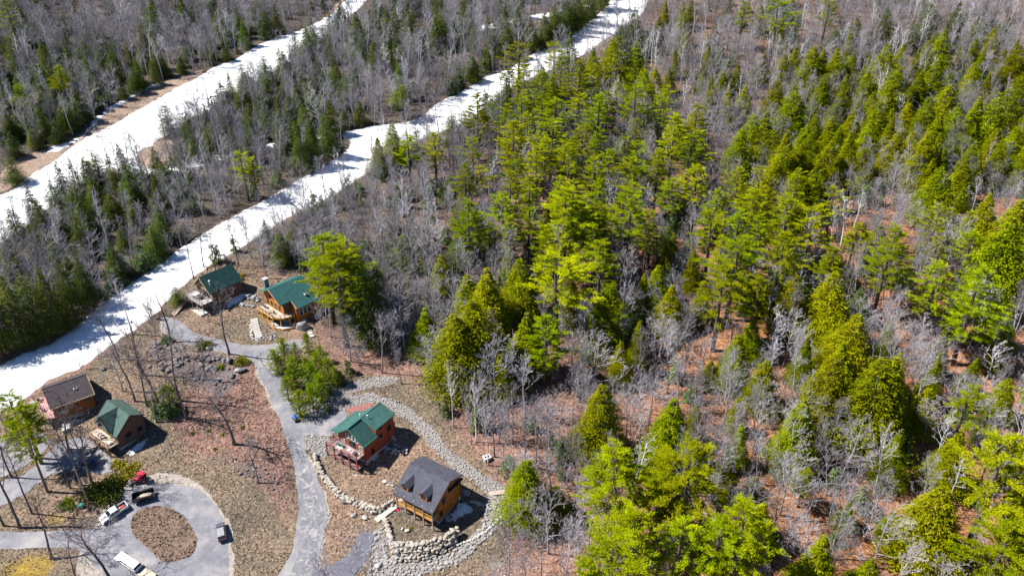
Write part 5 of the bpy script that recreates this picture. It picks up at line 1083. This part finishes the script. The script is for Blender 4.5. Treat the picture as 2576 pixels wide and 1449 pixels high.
EV={'P':(5.0,'''1560,1115,140 1750,1122,190 1593,1285,140 1550,1350,190 1817,1299,130 1667,1180,110 1717,1299,120 1880,1258,150 2546,1110,200 2560,1310,180 2030,1182,55 1265,483,85 1425,470,130 1405,633,140 1515,600,100 1450,500,90 1590,470,90 1372,792,90 1797,526,85 1904,475,80 1990,490,105 2057,513,105 1977,582,100 1860,596,110 1827,660,110 2257,562,105 2374,656,95 2480,670,115 1964,-10,75 1874,2,45 1760,323,70 1760,413,80 1847,430,55 2164,443,35 1924,467,65 1009,213,58 1025,337,62 1092,333,58 1305,100,66 1282,170,42 1459,147,76 1309,230,66 1289,303,76 1399,243,70 1469,233,58 1509,233,70 1389,293,75 1502,333,62 1602,205,76 1675,213,56 1700,283,76 1422,353,70 1169,413,55 1209,417,50 1592,393,66 1612,415,55 1442,447,80 1509,450,58 1585,457,76 1692,447,66 687,50,50 143,163,46 47,207,42 10,-5,50 603,377,50 633,410,52 607,483,50 45,1015,85 2090,-12,50 1330,440,60 1550,520,60 2160,560,60 1175,496,80 2437,745,60 1640,560,55 2330,720,60'''),
'H':(3.9,'''1517,965,115 1697,1002,130 1323,1157,100 1400,1218,55 2420,1080,90 2376,1222,150 2026,1002,105 2225,900,150 2340,975,75 2076,1344,110 2196,1405,85 1225,673,110 1308,650,90 1540,710,110 1692,716,75 1658,666,55 1069,773,75 1142,790,120 1190,750,130 1325,786,95 1258,890,65 2007,692,90 2104,683,110 1957,683,60 2494,486,85 2570,500,110 2550,545,140 2160,790,115 2117,803,85 2127,860,115 1897,800,60 1857,843,80 2100,900,115 1930,903,80 2254,896,115 2217,915,90 2217,556,50 985,310,50 949,343,45 929,310,35 1492,120,55 1542,97,60 1602,105,70 1389,190,58 1365,165,48 1622,163,70 1649,167,50 1685,173,36 1215,273,42 2050,112,62 2074,123,60 2110,127,62 2147,133,62 2237,110,68 2264,160,75 2337,103,62 2380,72,62 2364,143,70 1957,203,68 2004,210,75 2074,193,60 1974,133,48 1924,127,42 1820,183,36 1795,213,48 1834,220,52 1877,213,45 2117,233,62 2390,213,75 2344,240,75 2467,243,75 2417,257,70 1930,280,72 1897,287,64 2034,310,66 1984,327,72 2094,353,75 2150,277,66 2217,253,75 2290,257,62 2367,287,75 2444,280,70 2094,293,60 2044,333,66 2000,373,72 2070,393,75 2010,420,72 2050,440,66 1950,327,62 1867,320,64 2377,373,62 2340,333,75 2517,233,85 2570,193,80 2564,317,75 2510,323,62 2460,353,60 2434,400,66 2370,420,75 2410,430,75 2350,400,60 2570,113,60 1957,400,72 1977,367,66 1768,183,26 2144,330,66 2194,300,70 2260,330,70 2300,330,70 2180,370,55 2240,210,62 2200,230,60 2320,180,62 1175,690,60 10,663,55 340,655,32 1280,620,60 1110,640,55 900,640,50 1010,590,45 2000,1120,50 2460,900,55 2540,950,60 1790,905,45 2320,1340,60 2250,1290,45 2140,1260,45'''),
'D':(3.4,'''2237,17,58 2160,40,46 2350,-5,80 2417,5,75 2517,170,40 1817,110,48 1135,283,48 1435,80,60 1599,17,52 1565,60,42 1252,220,44 1275,195,55 892,30,50 992,25,50 1032,17,60 952,50,45 892,60,50 1045,70,48 1109,30,56 975,110,32 1275,55,52 1302,20,52 1405,20,50 1492,2,46 1465,18,44 1342,60,50 865,190,46 1372,30,46 1330,35,46 1440,12,46 17,77,45 90,153,50 213,133,50 280,87,30 273,120,44 452,-5,44 377,-8,60 350,110,44 233,317,42 430,187,62 193,353,48 233,377,58 207,393,58 550,200,48 603,200,42 667,180,55 710,127,48 777,40,44 767,70,55 810,57,34 853,13,44 797,143,50 813,207,46 780,233,44 827,250,50 760,260,46 757,187,34 410,257,44 593,297,28 563,310,20 707,330,34 660,133,42 233,257,52 100,213,55 73,320,56 20,333,56 133,317,50 117,187,42 450,143,36 410,147,46 567,113,24 567,10,28 493,50,26 500,150,34 90,503,78 175,465,60 225,440,62 270,480,58 5,590,58 450,670,34 437,716,34 403,736,18 663,550,34 700,580,55 733,556,56 880,700,80 1000,700,50 150,260,44 180,230,44 60,270,46 300,200,46 330,170,40 280,240,44 380,180,36 30,130,40 20,390,46 120,370,40 270,300,36 160,640,60 90,660,56 300,560,46 650,230,40 620,260,36 700,270,44 740,300,40 860,270,44 900,250,40 940,100,42 1000,160,34 1130,120,34 1190,140,38 1070,130,36 1230,100,40 1180,20,40 830,330,34 780,310,40 560,250,36 530,110,24 470,90,26 1800,60,48 2000,60,44 2100,70,44 2300,50,50 2480,60,48 2540,40,50 1720,60,46 1660,40,44 1160,560,60 1230,560,60 1340,700,60 1590,740,70 2080,590,70 1890,690,60 2010,560,60 1150,580,50 2170,720,60 1480,430,50 1550,310,44 1650,300,44 1240,380,40 1130,440,44 1680,560,50 1500,520,50'''),
'Y':(2.7,'''707,856,62 770,840,46 793,883,60 733,900,70 777,920,70 820,905,56 717,950,60 800,945,66 745,985,56 780,970,56 840,925,44 690,880,50 740,865,44 855,935,36 800,870,36 725,930,50 765,900,50'''),
'G':(3.2,'''420,985,40 405,1000,36 385,1010,30 438,1000,30 340,640,30 820,1010,22 890,600,40 870,900,30 1190,690,40 1120,760,30 1480,880,50 2030,640,34 1900,1190,40 1960,1160,36 2460,820,30 2180,1220,50 2230,1180,44 2110,1170,44 2020,1060,34 2290,1100,44 2480,1240,40 2350,1150,40 1820,1150,30 1890,730,40 1490,1180,30 1700,900,44 1740,960,40 1120,1000,34 1200,1010,50 1150,960,34 2460,1350,50 2300,1370,40 2110,1330,36 1610,850,50 820,960,30 1960,1330,44 2430,1000,50 2500,1080,40 1770,680,34 1700,640,34 2330,600,50 2280,660,44 2400,570,50 2180,640,40 760,640,30 800,620,24 1030,700,34 1060,640,34 480,480,34 420,440,34 520,420,30 560,360,30 340,600,34 400,600,30 1310,910,60 1190,930,50 1080,280,30 1000,300,30 700,420,34 450,560,30 560,440,30 300,640,34 250,600,34 380,560,34''')}
for kd in ('P','H','D','Y','G'):
    ratio,txt=EV[kd]
    for s in txt.split():
        u,v,w=[float(a) for a in s.split(',')]; tipped(kd,u,v,w,ratio*random.uniform(.9,1.12))
# foreground bare trees placed by the foot of the trunk
for (kd,u,v,h,rs,lb) in (('K',50,1328,24,7,'tall dark bare tree left of the turnaround, its trunk foot right at the road edge'),('K',10,1322,20,4.5,'dark bare tree at the left picture edge beside the lower road'),
 ('K',82,1292,21,4.5,'slim dark bare tree in the middle of the brown roadside island'),('K',205,1221,19,5,'dark bare tree leaning left beside the navy car, left of a pair'),('K',237,1228,21,5,'dark bare tree left of the large dark bush, right of a pair'),
 ('K',205,1500,15,6,'bare tree at the bottom edge left of the white pickup'),('K',279,1462,16,7,'forked bare tree at the bottom edge in front of the white pickup'),
 ('K',577,892,19,6.5,'tall bare tree at the road bend casting a long shadow across the road'),('K',453,1008,22,7,'tall bare tree rising from the rubble bank beside a green shrub'),('K',411,1050,21,7,'bare tree right of the cross-gable cabin, foot beside the green shrubs'),
 ('K',372,1022,20,6,'leaning bare tree just behind the cross-gable cabin'),('K',590,1118,18,8.5,'big spreading bare tree alone on the leafy slope left of the road'),('B',395,1062,13,5,'twisted bare tree beside the right wall of the cross-gable cabin'),
 ('K',173,1130,16,6,'pale bare tree in front of the grey-roofed cabin'),('B',20,1100,15,4,'bare tree at the left picture edge below the snow'),('K',430,860,17,6,'bare tree on the rubble bank beside the upper road'),
 ('K',470,1055,16,6.5,'spreading bare tree left of the lone tree on the leafy slope'),('K',300,905,17,5.5,'bare tree on the tan verge between the snow and the rubble bank'),('K',360,945,17,6,'spreading bare tree at the left rim of the rubble bank'),('K',650,1215,10,4.5,'small spreading bare tree above the loop beside the road'),('K',130,1405,15,6,'spreading bare tree on the golden grass below the lower road'),('K',520,955,13,5,'bare tree standing in the rubble bank centre'),('K',340,1010,18,6,'bare tree above the cross-gable cabin roof, between it and the rubble'),('B',310,985,15,4,'bare tree on the tan slope right of the grey-roofed cabin'),('K',230,1212,20,4.5,'dark leaning bare tree crowding the pair left of the dark bush'),('K',30,1200,20,4.5,'dark bare tree on the driveway edge at the left picture edge'),('K',178,1228,16,3.6,'slim dark bare tree left of the pair beside the navy car'),('B',400,905,15,4,'bare tree on the upper left rim of the rubble bank'),('B',640,1150,6,2.4,'small bare sapling beside the road above the turnaround'),('B',1010,965,12,3.4,'bare tree at the wood edge above the riprap bend'),('B',1080,985,14,4,'bare tree at the wood edge above the brown bank'),('B',1290,1110,16,4.2,'bare tree at the upper end of the orange leaf ground'),('K',1420,1190,14,3.6,'dark crooked bare tree on the orange leaf ground'),('B',550,1010,9,3.5,'small bare tree in the middle of the leafy bank'),('B',500,1000,9,3,'low bare tree below the rubble'),('W',1141,1075,17,2.6,'slim pale tree at the wood edge, first above the riprap'),('W',1198,1112,19,3,'slim pale tree above the riprap, second of the wood edge row'),
 ('W',1186,1118,15,2.2,'thin pale tree just left of the second wood edge tree'),('W',1228,1170,18,3,'slim tree right beside the white utility box'),('B',1266,1178,15,3,'thin bare tree right of the white utility box'),('B',1350,1165,18,3.5,'bare tree on the orange leaf ground, first of a row'),
 ('B',1383,1225,18,3.5,'bare tree on the orange leaf ground, lowest of a row'),('B',1376,1165,19,3.5,'bare tree on the orange leaf ground, second of a row'),('K',545,690,17,4,'dark bare tree directly behind the upper cabin roof'),('K',487,700,16,4,'dark bare tree between the snow and the upper cabin'),
 ('K',513,672,18,4,'tall dark bare tree at the snow edge behind the upper cabin'),('K',600,668,15,3.5,'dark bare tree behind the right end of the upper cabin'),('B',672,700,16,5,'spreading bare tree behind the lodge chimney'),('K',115,660,16,3.5,'dark bare tree in the wood left of the ski trail'),
 ('K',60,620,19,4,'dark bare tree over the snow at the left picture edge'),('K',420,372,17,4,'dark bare tree on the upper snow above the dirt mound'),('K',360,445,15,3.5,'dark bare tree on the upper snow, left of the dirt mound'),('K',330,440,15,3,'dark bare tree on the lower side of the upper snow'),
 ('K',300,436,15,2.6,'thin dark bare tree on the lower side of the upper snow'),('K',500,250,13,3,'dark bare tree standing on the upper snow'),('K',525,262,11,2.4,'smaller dark bare tree on the upper snow')):
    g=G(u,v); plant(kd,g.x,g.y,h,rs,lb)
for kd,u,v,h,rs in (('D',18,880,21,4.6),('D',62,868,23,5.2),('D',108,852,22,5.),('D',150,836,21,4.8),('D',192,806,20,4.6),('D',228,772,17,4.),('D',-25,905,20,4.5),('P',872,872,32,8.0),('P',842,815,29,7.4),('P',885,810,28,6.6),('D',925,850,25,5.6),('D',955,868,22,5.2),('D',905,770,22,5),('D',960,800,20,4.8),
  ('D',790,418,20,4.4),('D',828,396,19,4.2),('D',760,430,17,4),('D',1478,60,24,5),('D',1450,78,22,4.6),('D',1510,28,24,5),('D',1425,92,20,4.4),('D',1390,108,19,4),('D',1535,-5,23,5),('D',205,306,14,3.6),('D',250,262,13,3.4),('D',180,322,14,3.6),('D',355,222,13,3.6),('D',400,196,13,3.6),('D',620,120,14,3.6),('D',672,96,14,3.6),('D',700,84,14,3.6)):
    g=G(u,v); plant(kd,g.x,g.y,h,rs)
tw=G(120,1237); g=G(85,1185); 
for (u,v,lb) in ((120,1237,'bare straight trunk of a tall pine, right of two, left of the driveway'),(83,1152,'bare straight trunk of a tall pine, left of two, left of the driveway')):
    g=G(u,v); h0,r0,tm,cm=PROT['P'][3]; root=plant('P',g.x,g.y,20,3.6,lb,pi=3)
# shrubs
def shrub(u,v,r_,h,mat,label,cat='shrub',n=420,size=.22,seed=0):
    rr=np.random.default_rng(900+seed); p=G(u,v); d=norm(rr.normal(0,1,(n,3))); d[:,2]=abs(d[:,2]); q=rr.random(n)**.4
    lob=1+.25*np.sin(np.arctan2(d[:,1],d[:,0])*3+seed)+rr.normal(0,.12,n); C_=d*(q*lob)[:,None]*[r_,r_,h]
    root=thing('shrub',label,cat,p); me=fol_mesh('foliage',C_,d,size,rr,.6); link('foliage',me,mat,root)
    T=MB(); 
    for k in range(6):
        a=k*1.05; T.tube([(0,0,-.1),(math.cos(a)*r_*.5,math.sin(a)*r_*.5,h*.6)],[.05,.015],4)
    T.obj('stems','bark_pine',root); return root
shrub(512,872,2.5,1.7,'shrub','round yellow-green shrub on the lower side of the upper road',n=900,seed=1)
shrub(608,912,2.0,1.5,'shrub','green shrub at the road bend above the long boulder',n=700,seed=2)
shrub(168,1272,1.9,1.5,'shrub','round bush with a whitish crown on the brown roadside island',n=700,seed=3)
shrub(265,1240,4.6,2.6,'dark','large very dark sprawling bush between the silver pickup and the pair of bare trees',n=3200,size=.26,seed=4)
shrub(330,1180,2.4,.8,'yellow','golden yellow grass clump below the cross-gable cabin, upper one',cat='grass clump',n=900,size=.2,seed=5)
shrub(308,1205,2.0,.7,'yellow','golden yellow grass clump below the cross-gable cabin, lower one',cat='grass clump',n=700,size=.2,seed=6)
shrub(296,1168,1.8,.6,'yellow','flat yellow grass tuft at the foot of the cream deck',cat='grass clump',n=600,size=.2,seed=7)
shrub(420,985,2.2,1.6,'shrub','bright shrub at the foot of the bare trees, upper one',n=700,seed=8)
shrub(432,1012,2.0,1.3,'shrub','bright shrub at the foot of the bare trees, lower one',n=600,seed=9)
shrub(386,1012,1.5,1.2,'shrub','bright shrub right of the cross-gable cabin roof',n=450,seed=10)
shrub(602,700,2.0,1.0,'yellow','yellowish low shrub behind the right end of the upper cabin',n=500,seed=11)
shrub(692,738,1.3,1.3,'shrub','small lime shrub between the upper cabin and the lodge chimney',n=400,seed=12)
shrub(1033,1337-8,.5,.5,'yellow','tiny yellow-green tuft on the terrace before the dark-roofed house',n=160,size=.12,seed=13)
shrub(420,860,1.9,1.7,'sapling','grey-green shrub at the left end of the upper road',n=500,seed=14)
shrub(340,655,1.9,1.6,'shrub','lone green shrub at the upper edge of the ski trail',n=500,seed=15)
shrub(555,925,1.0,.7,'shrub','small yellow-green shrub among the rubble',n=250,seed=16)
for k,(u,v) in enumerate(((505,1065),(525,1085),(560,1095),(610,1075),(630,1100),(485,1090),(540,1130),(575,1060))):
    shrub(u,v,.6,.4,'shrub','low olive tuft scattered on the leafy slope left of the road',n=110,size=.14,seed=20+k)['group']='olive tufts on the leafy slope'

# ------------------------------------------------------------------ fill the forest with bare hardwoods, birches and saplings
def fillev(kd,poly,n,h0,h1,w0,w1,md):
    pw=[G(u,v).to_tuple()[:2] for u,v in S(poly)]; A=np.array(pw); a0=A.min(0); a1=A.max(0); k=0
    for _ in range(6000):
        x=random.uniform(a0[0],a1[0]); y=random.uniform(a0[1],a1[1])
        if k>=n: break
        if not inpoly([x],[y],pw)[0]: continue
        if any((x-a)**2+(y-b_)**2<md*md for a,b_,c_,q in TREES if q in 'PHD'): continue
        if any(inpoly([x],[y],q)[0] for q in (WP['TRAIL_UP'],WP['TRAIL_LO'])): continue
        k+=1; hh=random.uniform(h0,h1); plant(kd,x,y,hh,random.uniform(w0,w1)*(.6+.4*hh/h1))
fillev('D','0,500 60,560 150,510 250,450 420,440 380,520 200,600 40,700',10,12,17,3.4,4.6,7)
fillev('D','0,150 420,160 410,215 250,262 180,325 60,385 0,400',24,11,16,3.2,4.4,6)
fillev('D','470,340 860,200 850,310 600,430 450,400',20,10,15,3.0,4.2,7)
fillev('D','560,290 860,110 880,20 840,60 640,200 520,300',10,10,15,3.0,4.2,7)
fillev('D','0,60 340,20 700,10 600,110 300,190 0,170',14,11,16,3.0,4.4,10)
fillev('D','60,560 300,450 480,450 420,640 230,740 60,700',12,11,17,3.2,4.6,8)
fillev('H','1900,260 2000,200 2150,180 2400,130 2560,200 2570,480 2420,560 2250,430 2080,520 1950,450 1860,400',48,13,19,4.2,5.6,5.0)
fillev('P','1230,330 1420,200 1640,260 1760,420 1740,620 1620,760 1420,800 1250,700 1150,560 1160,420',46,18,26,3.8,5.4,6.5)
fillev('H','1150,520 1400,480 1700,640 1600,980 1350,960 1160,860',14,11,17,3.6,5.0,6.5)
fillev('P','1780,560 2120,560 2150,820 1900,900 1780,760',12,18,24,3.8,5.0,6.5)
fillev('H','1720,700 2560,760 2560,1400 1900,1400 1720,1100',22,10,16,3.2,4.8,8)
fillev('P','2300,640 2570,620 2570,1440 2400,1440',8,17,24,4.0,5.4,8)
fillev('H','1640,60 1900,60 2000,200 1800,300 1660,240',14,12,18,3.4,4.6,6)
fillev('D','860,30 1300,20 1420,60 1200,190 1000,260 860,300 820,160',26,12,17,3.2,4.6,6)
TREES_DONE=1
clear=[smooth_poly(WP[k],1) for k in ('TRAIL_UP','TRAIL_LO','DIRTSTRIP','DIRT_TOP','ISLAND_UP')]+[world_poly(WOODSEDGE)]
TA=np.array([(a,b_,c_) for a,b_,c_,k in TREES]); placed=[]; BIGM=np.array([k in 'PHD' for _,_,_,k in TREES])
cand=rng.uniform([-300,104],[300,455],(26000,2)); dens_keep=[]
ok=np.ones(len(cand),bool)
for pl_ in clear: ok&=~inpoly(cand[:,0],cand[:,1],pl_)
ok&=np.abs(cand[:,0])<(cand[:,1]*.66+25)
cand=cand[ok]; grid={}
def near(x,y,d):
    gx_,gy_=int(x//6),int(y//6)
    for i in (-1,0,1):
        for j in (-1,0,1):
            for (a,b_) in grid.get((gx_+i,gy_+j),()):
                if (a-x)**2+(b_-y)**2<d*d: return True
    return False
bare=[]
for x,y in cand:
    sp_=3.6+2.0*(math.sin(x/17+2)*math.sin(y/21+x/40)>.35)+(.9 if x>0 else 0)
    if near(x,y,sp_): continue
    dd=np.hypot(TA[:,0]-x,TA[:,1]-y)
    if (dd<np.maximum(TA[:,2]*.42,1.2)).any(): continue
    cv=(np.abs(TA[:,0]-x)<TA[:,2]*.85)&(TA[:,1]-y>-1)&(TA[:,1]-y<13)&BIGM
    if cv.any() and random.random()<.85: continue
    if x<-52 and any(inpoly([x,x,x],[y+6,y+11,y+17],pl_).any() for pl_ in clear[1:2]) and random.random()<.68: continue
    if inpoly([x,x,x,x],[y+6,y+11,y+17,y+23],clear[0]).any() and random.random()<.62: continue
    bare.append((x,y)); grid.setdefault((int(x//6),int(y//6)),[]).append((x,y))
print('bare trees',len(bare))
def vis(x,y):
    u,v,s=PX((x,y,Hf(x,y)+9)); return -60<u<2636 and -90<v<1530, s
bl=[]
for x,y in bare:
    o_,s=vis(x,y)
    if o_: bl.append((s,x,y))
bl.sort(reverse=True)
kinds={}
far=[]; cB=0;cW=0;cG=0
for s,x,y in bl:
    wz=math.sin(x/9.0+1)*math.cos(y/14.0)>.45; 
    left=x<-40 and y>215
    kd='W' if (wz and random.random()<.5) else 'B'
    if kd=='W' and cW<150: cW+=1; plant('W',x,y,random.uniform(12,20),random.uniform(2.6,4.2),lean=(random.uniform(-.08,.08),random.uniform(-.08,.08)))
    elif kd=='B' and cB<270: cB+=1; plant('B',x,y,random.uniform(11,19),random.uniform(3.2,5.8),lean=(random.uniform(-.07,.07),random.uniform(-.07,.07)))
    else: far.append((x,y))
print('individual bare',cB,cW,'rest',len(far))
# low undergrowth: bare shrubs and green saplings
und=rng.uniform([-200,104],[220,330],(5200,2)); ok=np.ones(len(und),bool)
for pl_ in clear: ok&=~inpoly(und[:,0],und[:,1],pl_)
ok&=np.abs(und[:,0])<(und[:,1]*.66+5); und=und[ok]
gs_=0
for x,y in und[:1500]:
    if math.sin(x/13+y/19)+math.sin(x/7-y/11)<.55: continue
    if gs_>=210: break
    gs_+=1; plant('G',x,y,random.uniform(2.5,7.5),random.uniform(1.0,2.4))
lo=[(x,y) for x,y in und[1500:]]
def gn_stuff(name,pts,protos,smin,smax,label,cat):
    me=bpy.data.meshes.new(name); me.from_pydata([(x,y,Hf(x,y)-.05) for x,y in pts],[],[])
    n=len(pts); a=me.attributes.new('idx','INT','POINT'); a.data.foreach_set('value',rng.integers(0,len(protos),n).astype(np.int32))
    a=me.attributes.new('scl','FLOAT_VECTOR','POINT'); s1=rng.uniform(smin,smax,n); s2=s1*rng.uniform(.8,1.1,n); a.data.foreach_set('vector',np.stack([s2,s2,s1],1).astype(np.float32).ravel())
    a=me.attributes.new('rot','FLOAT_VECTOR','POINT'); a.data.foreach_set('vector',np.stack([rng.uniform(-.08,.08,n),rng.uniform(-.08,.08,n),rng.uniform(0,6.28,n)],1).astype(np.float32).ravel())
    o=bpy.data.objects.new(name,me); COL.objects.link(o); tag(o,label,cat,kind='stuff')
    ng=bpy.data.node_groups.new(name,'GeometryNodeTree'); ng.interface.new_socket('Geometry',in_out='INPUT',socket_type='NodeSocketGeometry'); ng.interface.new_socket('Geometry',in_out='OUTPUT',socket_type='NodeSocketGeometry')
    gi=ng.nodes.new('NodeGroupInput'); gout=ng.nodes.new('NodeGroupOutput'); jn=ng.nodes.new('GeometryNodeJoinGeometry'); io=ng.nodes.new('GeometryNodeInstanceOnPoints')
    for objs in protos:
        jj=ng.nodes.new('GeometryNodeJoinGeometry')
        for ob_ in objs:
            oi=ng.nodes.new('GeometryNodeObjectInfo'); oi.transform_space='ORIGINAL'; oi.inputs[0].default_value=ob_; ng.links.new(oi.outputs['Geometry'],jj.inputs[0])
        gt=ng.nodes.new('GeometryNodeGeometryToInstance'); ng.links.new(jj.outputs[0],gt.inputs[0]); ng.links.new(gt.outputs[0],jn.inputs[0])
    def nat(nm,ty):
        q=ng.nodes.new('GeometryNodeInputNamedAttribute'); q.data_type=ty; q.inputs[0].default_value=nm; return [s for s in q.outputs if s.enabled][0]
    ng.links.new(gi.outputs[0],io.inputs['Points']); ng.links.new(jn.outputs[0],io.inputs['Instance']); io.inputs['Pick Instance'].default_value=True
    ng.links.new(nat('idx','INT'),io.inputs['Instance Index']); ng.links.new(nat('scl','FLOAT_VECTOR'),io.inputs['Scale']); ng.links.new(nat('rot','FLOAT_VECTOR'),io.inputs['Rotation'])
    ng.links.new(io.outputs[0],gout.inputs[0]); md=o.modifiers.new('scatter','NODES'); md.node_group=ng; return o
def protos_of(kind):
    seen={};
    for o in COL.objects:
        if o.type=='MESH' and o.parent and o.parent.name.startswith(KN[kind][0]) and o.data not in seen.values() and o.name.startswith('trunk'):
            for k,(h0,r0,tm,cm) in enumerate(PROT[kind]):
                if o.data==tm and k not in seen:
                    c_=[q for q in o.parent.children if q!=o][0]; seen[k]=(o,c_)
    return list(seen.values())
gn_stuff('far_hardwoods',far,protos_of('B')+protos_of('W')[:1],.6,.98,'grey leafless hardwoods massed through the farther forest around the ski trails','trees')
for k in range(3): plant('U',*und[k],4,2)

fu=rng.uniform([-300,150],[300,450],(9000,2)); ok=np.abs(fu[:,0])<(fu[:,1]*.66+20)
for pl_ in clear: ok&=~inpoly(fu[:,0],fu[:,1],pl_)
fu=fu[ok]; fs=[(x,y) for x,y in fu if math.sin(x/15+y/23)+math.sin(x/8-y/12)>(.2 if x<60 else .6) and y>180][:1500]
gn_stuff('evergreen_understory',fs,protos_of('G'),.5,1.5,'dull green evergreen saplings massed beneath the farther hardwoods','saplings')
lo+= [(x,y) for x,y in fu[-2600:]]
gn_stuff('undergrowth',lo[:5000],protos_of('U'),.5,1.3,'thin grey leafless brush and saplings on the forest floor','undergrowth')
# fallen trunks
for k,(u0,v0,u1,v1) in enumerate(((1240,165,1290,178),(1225,190,1285,170),(2460,1100,2560,1140),(1240,215,1270,205),(2110,260,2140,240),(1150,770,1180,750),(2340,820,2390,860),(1770,1290,1830,1330),(2500,1010,2440,1030),(1560,1400,1620,1420))):
    a=G(u0,v0); b_=G(u1,v1); c=(a+b_)/2; d=b_-a; d=d.normalized()*min(d.length,12)/2
    o=MB().tube([(-d.x,-d.y,-d.z),(0,0,.03),(d.x,d.y,d.z)],[.2,.16,.09],7).obj('fallen_trunk','bark_pale' if k%2 else 'bark'); o.location=c+Vector((0,0,.2))
    s_=tree_label('B',(u0+u1)/2,(v0+v1)/2,15).replace('medium leafless grey hardwood','fallen bare trunk lying'); tag(o,s_,'fallen trunk',"fallen trunks on the forest floor")
print('objects',len(SC.objects))
